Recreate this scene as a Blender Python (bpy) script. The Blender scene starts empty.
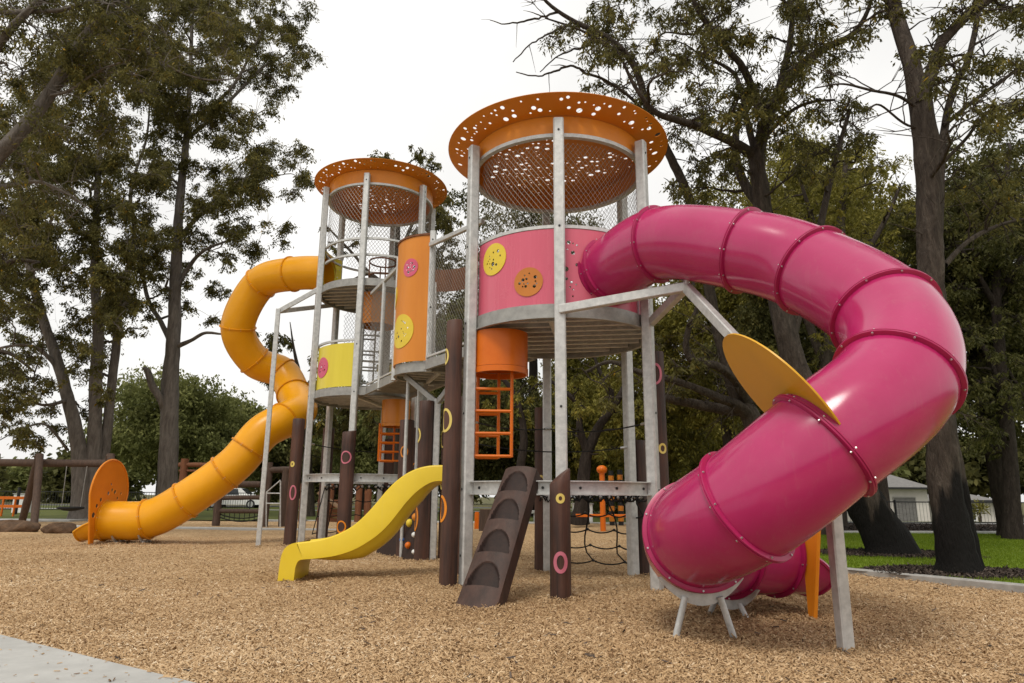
import bpy, math, random
import numpy as np
from mathutils import Vector, Matrix
from mathutils.geometry import delaunay_2d_cdt
R = math.radians
PI = math.pi
rng = np.random.default_rng(7)
random.seed(7)
scene = bpy.context.scene
col = scene.collection

# ------------------------------------------------------------------ camera, world, sun, exposure
CAM_H, PITCH, LENS = 1.0, 12.8, 24.0
FPX = 1024 * LENS / 36.0
cam = bpy.data.cameras.new("camera")
cam.lens = LENS
cam.sensor_width = 36.0
cam.clip_start = 0.05
cam.clip_end = 2000
cam_o = bpy.data.objects.new("camera", cam)
cam_o.location = (0, 0, CAM_H)
ROLL = 0.4
cam_o.rotation_euler = (Matrix.Rotation(R(90 + PITCH), 3, 'X') @ Matrix.Rotation(R(ROLL), 3, 'Z')).to_euler()
col.objects.link(cam_o)
scene.camera = cam_o

SUN_EL, SUN_AZ = 58, 200          # azimuth: degrees clockwise from +Y
world = bpy.data.worlds.new("World")
scene.world = world
world.use_nodes = True
wn = world.node_tree
wn.nodes.clear()
w_out = wn.nodes.new("ShaderNodeOutputWorld")
w_bg = wn.nodes.new("ShaderNodeBackground")
w_sky = wn.nodes.new("ShaderNodeTexSky")
w_sky.sky_type = 'NISHITA'
w_sky.sun_disc = False
w_sky.sun_elevation = R(SUN_EL)
w_sky.sun_rotation = R(SUN_AZ)
w_sky.air_density = 1.0
w_sky.dust_density = 4.0
w_hs = wn.nodes.new("ShaderNodeHueSaturation")
w_hs.inputs['Saturation'].default_value = 0.12
w_mix = wn.nodes.new("ShaderNodeMix")
w_mix.data_type = 'RGBA'
w_mix.inputs['Factor'].default_value = 0.8
w_tc = wn.nodes.new("ShaderNodeTexCoord")
w_no = wn.nodes.new("ShaderNodeTexNoise")
w_no.inputs['Scale'].default_value = 2.2
w_no.inputs['Detail'].default_value = 4
w_cr = wn.nodes.new("ShaderNodeValToRGB")
w_cr.color_ramp.elements[0].position = 0.25
w_cr.color_ramp.elements[0].color = (9.6, 9.55, 9.35, 1)
w_cr.color_ramp.elements[1].position = 0.6
w_cr.color_ramp.elements[1].color = (13.6, 13.4, 13.0, 1)
wn.links.new(w_tc.outputs['Generated'], w_no.inputs['Vector'])
wn.links.new(w_no.outputs['Fac'], w_cr.inputs['Fac'])
wn.links.new(w_sky.outputs['Color'], w_hs.inputs['Color'])
wn.links.new(w_hs.outputs['Color'], w_mix.inputs['A'])
wn.links.new(w_cr.outputs['Color'], w_mix.inputs['B'])
wn.links.new(w_mix.outputs['Result'], w_bg.inputs['Color'])
w_bg.inputs['Strength'].default_value = 0.075
wn.links.new(w_bg.outputs['Background'], w_out.inputs['Surface'])

sun = bpy.data.lights.new("sun", 'SUN')
sun.energy = 1.4
sun.angle = R(18)
sun.color = (1.0, 0.95, 0.86)
sun_o = bpy.data.objects.new("sun", sun)
_az, _el = R(SUN_AZ), R(SUN_EL)
sun_dir = Vector((math.sin(_az) * math.cos(_el), math.cos(_az) * math.cos(_el), math.sin(_el)))
sun_o.rotation_euler = sun_dir.to_track_quat('Z', 'Y').to_euler()
sun_o.location = (0, -5, 30)
col.objects.link(sun_o)

vs = scene.view_settings
vs.view_transform = 'Standard'
vs.look = 'None'
vs.gamma = 1
vs.use_curve_mapping = False
vs.exposure = 0.33
scene.cycles.max_bounces = 8
scene.cycles.transparent_max_bounces = 8


def at(px, py, Y):
    """point on the sight line of a photo pixel, at distance Y"""
    t = R(PITCH)
    a, b = (px - 512) / FPX, -(py - 341.5) / FPX
    xr, yu = a * math.cos(R(ROLL)) - b * math.sin(R(ROLL)), a * math.sin(R(ROLL)) + b * math.cos(R(ROLL))
    d = Vector((xr, math.cos(t) - yu * math.sin(t), math.sin(t) + yu * math.cos(t)))
    return Vector((0, 0, CAM_H)) + d * (Y / d.y)


def ground_at(px, py):
    p = at(px, py, 1.0)
    k = CAM_H / (CAM_H - p.z)
    return Vector((p.x * k, p.y * k, 0))


def zc(p):
    t = R(PITCH)
    return p[1] * math.cos(t) + (p[2] - CAM_H) * math.sin(t)


# ------------------------------------------------------------------ materials
MATS = {}


def new_mat(name):
    m = bpy.data.materials.new(name)
    m.use_nodes = True
    nt = m.node_tree
    b = nt.nodes["Principled BSDF"]
    MATS[name] = m
    return m, nt, b


def node(nt, typ, **kw):
    n = nt.nodes.new(typ)
    for k, v in kw.items():
        if k in n.inputs:
            n.inputs[k].default_value = v
        else:
            setattr(n, k, v)
    return n


def ramp(nt, fac, stops):
    r = nt.nodes.new("ShaderNodeValToRGB")
    els = r.color_ramp.elements
    while len(els) < len(stops):
        els.new(0.5)
    for e, (p, c) in zip(els, stops):
        e.position = p
        e.color = (*c, 1)
    nt.links.new(fac, r.inputs['Fac'])
    return r


def bump(nt, b, height, strength, dist=0.01):
    bp = node(nt, "ShaderNodeBump")
    bp.inputs['Strength'].default_value = strength
    bp.inputs['Distance'].default_value = dist
    nt.links.new(height, bp.inputs['Height'])
    nt.links.new(bp.outputs['Normal'], b.inputs['Normal'])


def mottled(name, c0, c1, rough=0.5, scale=6.0, metallic=0.0, detail=5, bstr=0.0, stretch=(1, 1, 1), coat=0.0, rvar=0.08, spec=0.35, bdist=0.01, wear=0.0):
    m, nt, b = new_mat(name)
    tc = node(nt, "ShaderNodeTexCoord")
    mp = node(nt, "ShaderNodeMapping")
    mp.inputs['Scale'].default_value = stretch
    nt.links.new(tc.outputs['Object'], mp.inputs['Vector'])
    no = node(nt, "ShaderNodeTexNoise", Scale=scale, Detail=detail, Roughness=0.65)
    nt.links.new(mp.outputs['Vector'], no.inputs['Vector'])
    r = ramp(nt, no.outputs['Fac'], [(0.3, c0), (0.7, c1)])
    colr = r.outputs['Color']
    rsrc = no.outputs['Fac']
    if wear:
        n2 = node(nt, "ShaderNodeTexNoise", Scale=2.6, Detail=12, Roughness=0.78, Distortion=0.4)
        nt.links.new(tc.outputs['Object'], n2.inputs['Vector'])
        mp3 = node(nt, "ShaderNodeMapping")
        mp3.inputs['Scale'].default_value = (60, 60, 2.5)
        nt.links.new(tc.outputs['Object'], mp3.inputs['Vector'])
        n3 = node(nt, "ShaderNodeTexNoise", Scale=0.35, Detail=6, Roughness=0.7)
        nt.links.new(mp3.outputs['Vector'], n3.inputs['Vector'])
        w1 = ramp(nt, n2.outputs['Fac'], [(0.50, (0, 0, 0)), (0.78, (1, 1, 1))])
        w2 = ramp(nt, n3.outputs['Fac'], [(0.56, (0, 0, 0)), (0.80, (1, 1, 1))])
        wa = node(nt, "ShaderNodeMath", operation='ADD')
        nt.links.new(w1.outputs['Color'], wa.inputs[0]); nt.links.new(w2.outputs['Color'], wa.inputs[1])
        wm = node(nt, "ShaderNodeMath", operation='MULTIPLY', use_clamp=True)
        nt.links.new(wa.outputs[0], wm.inputs[0]); wm.inputs[1].default_value = wear
        wx = node(nt, "ShaderNodeMix", data_type='RGBA')
        nt.links.new(wm.outputs[0], wx.inputs['Factor'])
        nt.links.new(colr, wx.inputs['A'])
        wx.inputs['B'].default_value = (*[min(1, 0.45 * c + 0.55 * d) for c, d in zip(c0, (0.42, 0.36, 0.28))], 1)
        colr = wx.outputs['Result']
        ra = node(nt, "ShaderNodeMath", operation='MULTIPLY_ADD')
        nt.links.new(wm.outputs[0], ra.inputs[0]); ra.inputs[1].default_value = 2.0
        nt.links.new(no.outputs['Fac'], ra.inputs[2])
        rsrc = ra.outputs[0]
    nt.links.new(colr, b.inputs['Base Color'])
    mr = node(nt, "ShaderNodeMapRange")
    mr.inputs['To Min'].default_value = max(0.02, rough - rvar)
    mr.inputs['To Max'].default_value = rough + rvar
    nt.links.new(rsrc, mr.inputs['Value'])
    nt.links.new(mr.outputs['Result'], b.inputs['Roughness'])
    b.inputs['Metallic'].default_value = metallic
    b.inputs['Specular IOR Level'].default_value = spec
    if coat:
        b.inputs['Coat Weight'].default_value = coat
        b.inputs['Coat Roughness'].default_value = 0.15
    if bstr:
        bump(nt, b, no.outputs['Fac'], bstr, bdist)
    return m


M_GALV = mottled("galvanised_steel", (0.42, 0.42, 0.405), (0.62, 0.615, 0.59), 0.45, 14, metallic=0.4, bstr=0.05, wear=0.0)
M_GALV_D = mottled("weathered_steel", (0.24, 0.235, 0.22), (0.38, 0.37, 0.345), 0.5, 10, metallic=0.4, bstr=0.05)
M_WIRE = mottled("wire", (0.20, 0.19, 0.17), (0.32, 0.30, 0.27), 0.5, 20, metallic=0.5)
M_BOLT = mottled("bolt_steel", (0.45, 0.45, 0.44), (0.6, 0.6, 0.58), 0.35, 30, metallic=0.8)
M_PINK = mottled("pink_plastic", (0.38, 0.013, 0.095), (0.435, 0.019, 0.118), 0.185, 1.6, coat=0.22, rvar=0.05, spec=0.5, wear=0.13)
M_PINKF = mottled("pink_flange", (0.33, 0.011, 0.076), (0.39, 0.016, 0.095), 0.3, 3, wear=0.10)
M_PINKP = mottled("pink_panel", (0.56, 0.095, 0.15), (0.64, 0.13, 0.19), 0.28, 1.2, stretch=(2.5, 2.5, 0.3), coat=0.1, wear=0.12)
M_PINKD = mottled("pink_disc", (0.55, 0.08, 0.15), (0.62, 0.11, 0.19), 0.4, 3)
M_ORT = mottled("orange_tube_plastic", (0.70, 0.30, 0.003), (0.78, 0.35, 0.006), 0.33, 1.4, coat=0.06, spec=0.3, wear=0.10)
M_ORTF = mottled("orange_flange", (0.64, 0.25, 0.003), (0.72, 0.295, 0.006), 0.42, 3, spec=0.28)
M_ORP = mottled("orange_panel", (0.58, 0.19, 0.014), (0.66, 0.235, 0.022), 0.36, 1.5, stretch=(2, 2, 0.3), coat=0.05)
M_ORF = mottled("orange_fin", (0.66, 0.20, 0.008), (0.74, 0.25, 0.014), 0.38, 3)
M_ORDULL = mottled("dull_orange_disc", (0.46, 0.15, 0.02), (0.54, 0.19, 0.03), 0.45, 3)
M_ROOF = mottled("orange_roof_sheet", (0.58, 0.185, 0.010), (0.66, 0.225, 0.016), 0.36, 1.5, spec=0.35, wear=0.08)
M_ORL = mottled("orange_ladder_paint", (0.60, 0.125, 0.005), (0.67, 0.155, 0.010), 0.34, 4, spec=0.3)
M_YEL = mottled("yellow_slide_plastic", (0.70, 0.495, 0.022), (0.76, 0.55, 0.034), 0.34, 2.2, wear=0.16)
M_YELP = mottled("yellow_panel", (0.64, 0.52, 0.035), (0.70, 0.58, 0.05), 0.32, 1.5, stretch=(3, 3, 0.3), coat=0.1)
M_YELD = mottled("yellow_disc", (0.66, 0.48, 0.03), (0.72, 0.54, 0.05), 0.4, 4)
M_RINGP = mottled("pale_pink_ring_paint", (0.50, 0.13, 0.18), (0.60, 0.19, 0.25), 0.5, 6)
M_RINGY = mottled("pale_yellow_ring_paint", (0.62, 0.47, 0.10), (0.70, 0.56, 0.17), 0.5, 6)
M_FINY = mottled("golden_fin", (0.60, 0.31, 0.012), (0.68, 0.36, 0.02), 0.33, 2, wear=0.10)
M_ROPE = mottled("black_rope", (0.008, 0.008, 0.008), (0.02, 0.019, 0.018), 0.85, 60)
M_RAMP = mottled("brown_rubber_bark", (0.026, 0.013, 0.009), (0.075, 0.038, 0.027), 0.6, 7, bstr=0.5, stretch=(1, 1, 0.4), wear=0.15)
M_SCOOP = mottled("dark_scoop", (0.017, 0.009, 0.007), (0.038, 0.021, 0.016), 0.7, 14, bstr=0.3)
M_DECK = mottled("deck_plank", (0.10, 0.08, 0.06), (0.17, 0.14, 0.105), 0.7, 7, stretch=(1, 6, 1))
M_CONC = mottled("pale_concrete", (0.35, 0.345, 0.325), (0.46, 0.455, 0.43), 0.85, 4, bstr=0.15, detail=9)
M_KERB = mottled("kerb_concrete", (0.28, 0.27, 0.25), (0.40, 0.385, 0.36), 0.85, 9, bstr=0.3, detail=8)
M_ROAD = mottled("asphalt", (0.045, 0.045, 0.045), (0.065, 0.064, 0.06), 0.9, 30)
M_REND = mottled("cream_render", (0.56, 0.525, 0.48), (0.64, 0.60, 0.555), 0.85, 2)
M_WHITE = mottled("white_paint", (0.70, 0.70, 0.68), (0.78, 0.78, 0.76), 0.5, 3)
M_TILE = mottled("grey_roof_tile", (0.13, 0.125, 0.12), (0.20, 0.19, 0.18), 0.8, 5, bstr=0.3)
M_DARK = mottled("dark_metal", (0.012, 0.012, 0.012), (0.025, 0.025, 0.024), 0.5, 10)
M_SILVER = mottled("silver_car_paint", (0.30, 0.31, 0.32), (0.36, 0.37, 0.38), 0.3, 3, metallic=0.3)
M_GLASS = mottled("dark_glass", (0.02, 0.025, 0.03), (0.045, 0.05, 0.055), 0.08, 2)
M_RUBB = mottled("tyre_rubber", (0.012, 0.012, 0.012), (0.02, 0.02, 0.02), 0.8, 10)
M_RED = mottled("red_paint", (0.5, 0.05, 0.03), (0.58, 0.07, 0.04), 0.4, 5)
M_BLUE = mottled("blue_paint", (0.06, 0.12, 0.35), (0.08, 0.16, 0.42), 0.4, 5)
M_LOGF = mottled("weathered_timber", (0.055, 0.035, 0.026), (0.11, 0.07, 0.05), 0.8, 6, bstr=0.4, stretch=(3, 3, 0.35))
M_REDW = mottled("red_brown_timber", (0.12, 0.045, 0.02), (0.20, 0.08, 0.035), 0.75, 6, bstr=0.3, stretch=(3, 3, 0.35))
M_ROCK = mottled("brown_boulder_stone", (0.055, 0.032, 0.018), (0.15, 0.088, 0.05), 0.9, 5, bstr=0.9, bdist=0.06)
M_WOODCUT = mottled("cut_wood", (0.16, 0.10, 0.06), (0.26, 0.17, 0.10), 0.8, 9)


def log_mat(name, c0, c1):
    m, nt, b = new_mat(name)
    tc = node(nt, "ShaderNodeTexCoord")
    mp = node(nt, "ShaderNodeMapping")
    mp.inputs['Scale'].default_value = (9, 9, 0.55)
    nt.links.new(tc.outputs['Object'], mp.inputs['Vector'])
    no = node(nt, "ShaderNodeTexNoise", Scale=3.0, Detail=8, Roughness=0.7)
    nt.links.new(mp.outputs['Vector'], no.inputs['Vector'])
    no2 = node(nt, "ShaderNodeTexNoise", Scale=1.3, Detail=3)
    nt.links.new(tc.outputs['Object'], no2.inputs['Vector'])
    mx = node(nt, "ShaderNodeMath", operation='ADD')
    nt.links.new(no.outputs['Fac'], mx.inputs[0])
    nt.links.new(no2.outputs['Fac'], mx.inputs[1])
    hl = node(nt, "ShaderNodeMath", operation='MULTIPLY')
    hl.inputs[1].default_value = 0.5
    nt.links.new(mx.outputs[0], hl.inputs[0])
    r = ramp(nt, hl.outputs[0], [(0.36, c0), (0.62, c1)])
    nt.links.new(r.outputs['Color'], b.inputs['Base Color'])
    b.inputs['Roughness'].default_value = 0.6
    bump(nt, b, no.outputs['Fac'], 0.5, 0.012)
    return m


M_LOG = log_mat("stained_log", (0.016, 0.007, 0.005), (0.095, 0.038, 0.022))


def bark_mat(name, c0, c1, c2, scale=3.0):
    m, nt, b = new_mat(name)
    tc = node(nt, "ShaderNodeTexCoord")
    mp = node(nt, "ShaderNodeMapping")
    mp.inputs['Scale'].default_value = (2.2, 2.2, 0.5)
    nt.links.new(tc.outputs['Object'], mp.inputs['Vector'])
    no = node(nt, "ShaderNodeTexNoise", Scale=scale * 2, Detail=9, Roughness=0.72, Distortion=0.6)
    nt.links.new(mp.outputs['Vector'], no.inputs['Vector'])
    vo = node(nt, "ShaderNodeTexVoronoi", Scale=scale * 4)
    vo.feature = 'DISTANCE_TO_EDGE'
    nt.links.new(mp.outputs['Vector'], vo.inputs['Vector'])
    r = ramp(nt, no.outputs['Fac'], [(0.3, c0), (0.52, c1), (0.75, c2)])
    nt.links.new(r.outputs['Color'], b.inputs['Base Color'])
    b.inputs['Roughness'].default_value = 0.9
    b.inputs['Specular IOR Level'].default_value = 0.15
    ad = node(nt, "ShaderNodeMath", operation='MULTIPLY_ADD')
    nt.links.new(vo.outputs['Distance'], ad.inputs[0])
    ad.inputs[1].default_value = 0.8
    nt.links.new(no.outputs['Fac'], ad.inputs[2])
    bump(nt, b, ad.outputs[0], 0.9, 0.04)
    return m


M_BARK = bark_mat("grey_brown_bark", (0.026, 0.020, 0.016), (0.062, 0.049, 0.038), (0.11, 0.09, 0.07))
M_BARKG = bark_mat("pale_grey_bark", (0.075, 0.064, 0.054), (0.15, 0.13, 0.112), (0.23, 0.205, 0.18), 1.6)
M_BARKD = bark_mat("dark_bark", (0.016, 0.012, 0.010), (0.035, 0.027, 0.022), (0.065, 0.052, 0.043))
def charred_mat():
    m = bark_mat("bark_charred_at_foot", (0.026, 0.020, 0.016), (0.06, 0.047, 0.037), (0.12, 0.098, 0.078))
    nt = m.node_tree
    b = nt.nodes["Principled BSDF"]
    src = b.inputs['Base Color'].links[0].from_socket
    tc = node(nt, "ShaderNodeTexCoord")
    sp = node(nt, "ShaderNodeSeparateXYZ")
    nt.links.new(tc.outputs['Object'], sp.inputs[0])
    mp = node(nt, "ShaderNodeMapping")
    mp.inputs['Scale'].default_value = (3.2, 3.2, 0.35)
    nt.links.new(tc.outputs['Object'], mp.inputs['Vector'])
    no = node(nt, "ShaderNodeTexNoise", Scale=1.0, Detail=6, Roughness=0.6)
    nt.links.new(mp.outputs['Vector'], no.inputs['Vector'])
    ma = node(nt, "ShaderNodeMath", operation='MULTIPLY_ADD')
    nt.links.new(no.outputs['Fac'], ma.inputs[0])
    ma.inputs[1].default_value = -2.6
    nt.links.new(sp.outputs['Z'], ma.inputs[2])
    mr = node(nt, "ShaderNodeMapRange")
    mr.inputs['From Min'].default_value = -0.35
    mr.inputs['From Max'].default_value = -0.12
    nt.links.new(ma.outputs[0], mr.inputs['Value'])
    mx = node(nt, "ShaderNodeMix", data_type='RGBA')
    nt.links.new(mr.outputs['Result'], mx.inputs['Factor'])
    mx.inputs['A'].default_value = (0.010, 0.009, 0.008, 1)
    nt.links.new(src, mx.inputs['B'])
    nt.links.new(mx.outputs['Result'], b.inputs['Base Color'])
    return m


M_BARKCH = charred_mat()
M_BARKC = bark_mat("charred_bark", (0.006, 0.005, 0.005), (0.014, 0.012, 0.011), (0.028, 0.024, 0.022))


def leaf_mat(name, stops):
    m, nt, b = new_mat(name)
    a = node(nt, "ShaderNodeAttribute")
    a.attribute_name = "tint"
    r = ramp(nt, a.outputs['Fac'], stops)
    nt.links.new(r.outputs['Color'], b.inputs['Base Color'])
    b.inputs['Roughness'].default_value = 0.6
    b.inputs['Specular IOR Level'].default_value = 0.12
    tr = node(nt, "ShaderNodeBsdfTranslucent")
    hs = node(nt, "ShaderNodeHueSaturation")
    hs.inputs['Value'].default_value = 1.3
    nt.links.new(r.outputs['Color'], hs.inputs['Color'])
    nt.links.new(hs.outputs['Color'], tr.inputs['Color'])
    mx = node(nt, "ShaderNodeMixShader")
    mx.inputs['Fac'].default_value = 0.35
    nt.links.new(b.outputs['BSDF'], mx.inputs[1])
    nt.links.new(tr.outputs['BSDF'], mx.inputs[2])
    nt.links.new(mx.outputs['Shader'], nt.nodes["Material Output"].inputs['Surface'])
    return m


M_LEAF = leaf_mat("eucalypt_leaves", [(0.0, (0.048, 0.046, 0.015)), (0.5, (0.118, 0.108, 0.032)), (0.93, (0.225, 0.195, 0.055)), (1.0, (0.38, 0.23, 0.02))])
M_LEAFD = leaf_mat("dark_leaves", [(0.0, (0.042, 0.044, 0.015)), (0.6, (0.102, 0.10, 0.032)), (1.0, (0.19, 0.17, 0.055))])
M_LEAFO = leaf_mat("olive_leaves", [(0.0, (0.085, 0.08, 0.016)), (0.5, (0.195, 0.178, 0.036)), (1.0, (0.36, 0.30, 0.065))])
M_LEAFG = leaf_mat("green_leaves", [(0.0, (0.075, 0.085, 0.025)), (0.5, (0.155, 0.165, 0.052)), (1.0, (0.26, 0.26, 0.09))])
M_GRASSB = leaf_mat("grass_blades", [(0.0, (0.10, 0.15, 0.010)), (0.6, (0.17, 0.24, 0.018)), (1.0, (0.27, 0.31, 0.05))])
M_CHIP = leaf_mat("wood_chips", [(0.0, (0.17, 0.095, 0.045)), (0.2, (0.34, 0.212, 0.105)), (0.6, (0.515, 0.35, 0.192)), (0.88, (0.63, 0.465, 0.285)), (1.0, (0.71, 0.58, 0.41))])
M_CHIP.node_tree.nodes["Mix Shader"].inputs['Fac'].default_value = 0.0
M_CHIPD = leaf_mat("dark_mulch_chips", [(0.0, (0.014, 0.010, 0.008)), (0.6, (0.045, 0.032, 0.024)), (1.0, (0.13, 0.10, 0.08))])
M_CHIPD.node_tree.nodes["Mix Shader"].inputs['Fac'].default_value = 0.0


def mulch_mat():
    m, nt, b = new_mat("mulch")
    tc = node(nt, "ShaderNodeTexCoord")
    v1 = node(nt, "ShaderNodeTexVoronoi", Scale=42.0)
    mp = node(nt, "ShaderNodeMapping")
    mp.inputs['Scale'].default_value = (0.55, 1.0, 1.0)
    nt.links.new(tc.outputs['Object'], mp.inputs['Vector'])
    nt.links.new(mp.outputs['Vector'], v1.inputs['Vector'])
    sep = node(nt, "ShaderNodeSeparateColor")
    nt.links.new(v1.outputs['Color'], sep.inputs['Color'])
    n1 = node(nt, "ShaderNodeTexNoise", Scale=0.5, Detail=5)
    nt.links.new(tc.outputs['Object'], n1.inputs['Vector'])
    r = ramp(nt, sep.outputs['Red'], [(0.0, (0.23, 0.14, 0.07)), (0.3, (0.405, 0.262, 0.135)), (0.7, (0.525, 0.36, 0.20)), (1.0, (0.62, 0.46, 0.285))])
    r2 = ramp(nt, n1.outputs['Fac'], [(0.3, (0.80, 0.78, 0.74)), (0.7, (1.05, 1.03, 1.0))])
    mx = node(nt, "ShaderNodeMix", data_type='RGBA', blend_type='MULTIPLY')
    mx.inputs['Factor'].default_value = 1
    nt.links.new(r.outputs['Color'], mx.inputs['A'])
    nt.links.new(r2.outputs['Color'], mx.inputs['B'])
    nt.links.new(mx.outputs['Result'], b.inputs['Base Color'])
    b.inputs['Roughness'].default_value = 0.9
    b.inputs['Specular IOR Level'].default_value = 0.15
    bump(nt, b, v1.outputs['Distance'], 0.8, 0.02)
    return m


M_MULCH = mulch_mat()
M_LAWN = mottled("lawn", (0.10, 0.155, 0.012), (0.17, 0.235, 0.02), 0.9, 2.5, detail=8, bstr=0.5, spec=0.15)
M_PARK = mottled("park_grass", (0.055, 0.072, 0.016), (0.12, 0.125, 0.036), 0.95, 0.9, detail=9, bstr=0.4, spec=0.1)
M_GROUND = mottled("park_ground", (0.07, 0.075, 0.03), (0.14, 0.12, 0.06), 0.95, 0.35, detail=8, spec=0.1)
M_MULCHD = mottled("dark_mulch", (0.018, 0.013, 0.010), (0.06, 0.045, 0.035), 0.95, 22, detail=8, bstr=0.6, spec=0.1)


# ------------------------------------------------------------------ object helpers
def tag(o, label=None, cat=None, group=None, kind=None):
    if label: o['label'] = label
    if cat: o['category'] = cat
    if group: o['group'] = group
    if kind: o['kind'] = kind
    return o


def thing(name, loc, label, cat, group=None):
    o = bpy.data.objects.new(name, None)
    o.location = loc
    o.empty_display_size = 0.2
    col.objects.link(o)
    return tag(o, label, cat, group)


def root_loc(o):
    l = Vector((0, 0, 0))
    while o is not None:
        l += Vector(o.location)
        o = o.parent
    return l


class MB:
    """collects shapes in world coordinates, links them as ONE mesh object"""

    def __init__(s):
        s.v, s.f, s.m = [], [], []

    def add(s, verts, faces, mi=0):
        n = len(s.v)
        s.v.extend([tuple(p) for p in verts])
        s.f.extend([tuple(i + n for i in fc) for fc in faces])
        s.m.extend([mi] * len(faces))

    def grid(s, rows, closed_u=False, closed_v=False, mi=0, flip=False):
        nr, nc = len(rows), len(rows[0])
        fs = []
        for i in range(nr if closed_v else nr - 1):
            for j in range(nc if closed_u else nc - 1):
                a, b = i * nc + j, i * nc + (j + 1) % nc
                c, d = ((i + 1) % nr) * nc + (j + 1) % nc, ((i + 1) % nr) * nc + j
                fs.append((a, d, c, b) if flip else (a, b, c, d))
        s.add([p for r in rows for p in r], fs, mi)

    def tube(s, pts, rad, seg=8, caps=True, mi=0, closed=False):
        pts = [Vector(p) for p in pts]
        n = len(pts)
        if not hasattr(rad, '__len__'):
            rad = [rad] * n
        rows = []
        T = []
        for i in range(n):
            if closed:
                t = pts[(i + 1) % n] - pts[i - 1]
            else:
                t = pts[min(i + 1, n - 1)] - pts[max(i - 1, 0)]
            T.append(t.normalized() if t.length > 1e-9 else Vector((0, 0, 1)))
        u = T[0].orthogonal().normalized()
        if abs(T[0].z) < 0.9:
            u = T[0].cross(Vector((0, 0, 1))).normalized()
        for i in range(n):
            u = (u - T[i] * u.dot(T[i])).normalized()
            w = T[i].cross(u)
            rows.append([pts[i] + (u * math.cos(a) + w * math.sin(a)) * rad[i] for a in [2 * PI * k / seg for k in range(seg)]])
        s.grid(rows, closed_u=True, closed_v=closed, mi=mi)
        if caps and not closed:
            n0 = len(s.v) - n * seg
            s.f.append(tuple(n0 + k for k in range(seg))[::-1]); s.m.append(mi)
            s.f.append(tuple(n0 + (n - 1) * seg + k for k in range(seg))); s.m.append(mi)

    def bar(s, p, q, w, h, up=(0, 0, 1), cham=0.12, mi=0):
        """chamfered rectangular bar from p to q, w across, h along up"""
        p, q = Vector(p), Vector(q)
        t = (q - p).normalized()
        up = Vector(up)
        if abs(t.dot(up.normalized())) > 0.97:
            up = Vector((1, 0, 0)) if abs(t.x) < 0.9 else Vector((0, 1, 0))
        a = t.cross(up).normalized()
        b = a.cross(t).normalized()
        c = cham * min(w, h)
        prof = [(-w / 2 + c, -h / 2), (w / 2 - c, -h / 2), (w / 2, -h / 2 + c), (w / 2, h / 2 - c), (w / 2 - c, h / 2), (-w / 2 + c, h / 2), (-w / 2, h / 2 - c), (-w / 2, -h / 2 + c)]
        vs_ = [o + a * x + b * y for o in (p, q) for x, y in prof]
        fs = [(i, (i + 1) % 8, 8 + (i + 1) % 8, 8 + i) for i in range(8)]
        fs += [tuple(range(8))[::-1], tuple(range(8, 16))]
        s.add(vs_, fs, mi)

    def post(s, x, y, z0, z1, w, ang=0.0, cham=0.1, mi=0):
        d = Vector((math.cos(ang), math.sin(ang), 0))
        s.bar((x, y, z0), (x, y, z1), w, w, up=d, cham=cham, mi=mi)
    # bar() falls back to world axes for vertical bars, so rotate by hand

    def vpost(s, x, y, z0, z1, w, d=None, ang=0.0, mi=0, c=0.012):
        d = d or w
        ca, sa = math.cos(ang), math.sin(ang)
        prof = [(-w / 2 + c, -d / 2), (w / 2 - c, -d / 2), (w / 2, -d / 2 + c), (w / 2, d / 2 - c), (w / 2 - c, d / 2), (-w / 2 + c, d / 2), (-w / 2, d / 2 - c), (-w / 2, -d / 2 + c)]
        vs_ = [(x + px * ca - py * sa, y + px * sa + py * ca, z) for z in (z0, z1) for px, py in prof]
        fs = [(i, (i + 1) % 8, 8 + (i + 1) % 8, 8 + i) for i in range(8)]
        fs += [tuple(range(8))[::-1], tuple(range(8, 16))]
        s.add(vs_, fs, mi)

    def ball(s, c, r, mi=0, n=6, sz=1.0):
        rows = []
        for i in range(n + 1):
            th = PI * i / n
            rr = max(1e-4, math.sin(th)) * r
            rows.append([(c[0] + rr * math.cos(2 * PI * k / (2 * n)), c[1] + rr * math.sin(2 * PI * k / (2 * n)), c[2] + r * sz * math.cos(th)) for k in range(2 * n)])
        s.grid(rows, closed_u=True, mi=mi, flip=True)

    def lathe(s, c, prof, seg=32, mi=0, a0=0.0, a1=2 * PI):
        """prof: (r, z) points"""
        full = abs(a1 - a0 - 2 * PI) < 1e-6
        k = seg if full else seg + 1
        rows = [[(c[0] + r * math.cos(a0 + (a1 - a0) * j / seg), c[1] + r * math.sin(a0 + (a1 - a0) * j / seg), c[2] + z) for j in range(k)] for r, z in prof]
        s.grid(rows, closed_u=full, mi=mi)

    def arcbar(s, c, r0, r1, z0, z1, a0, a1, seg=24, mi=0):
        """solid arc bar: inner radius r0, outer r1"""
        full = abs(abs(a1 - a0) - 2 * PI) < 1e-6
        s.lathe(c, [(r0, z0), (r1, z0), (r1, z1), (r0, z1), (r0, z0)], seg, mi, a0, a1)
        if not full:
            for a, fl in ((a0, False), (a1, True)):
                q = [(c[0] + r * math.cos(a), c[1] + r * math.sin(a), c[2] + z) for r, z in ((r0, z0), (r1, z0), (r1, z1), (r0, z1))]
                s.add(q, [(0, 1, 2, 3) if fl else (3, 2, 1, 0)], mi)

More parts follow.
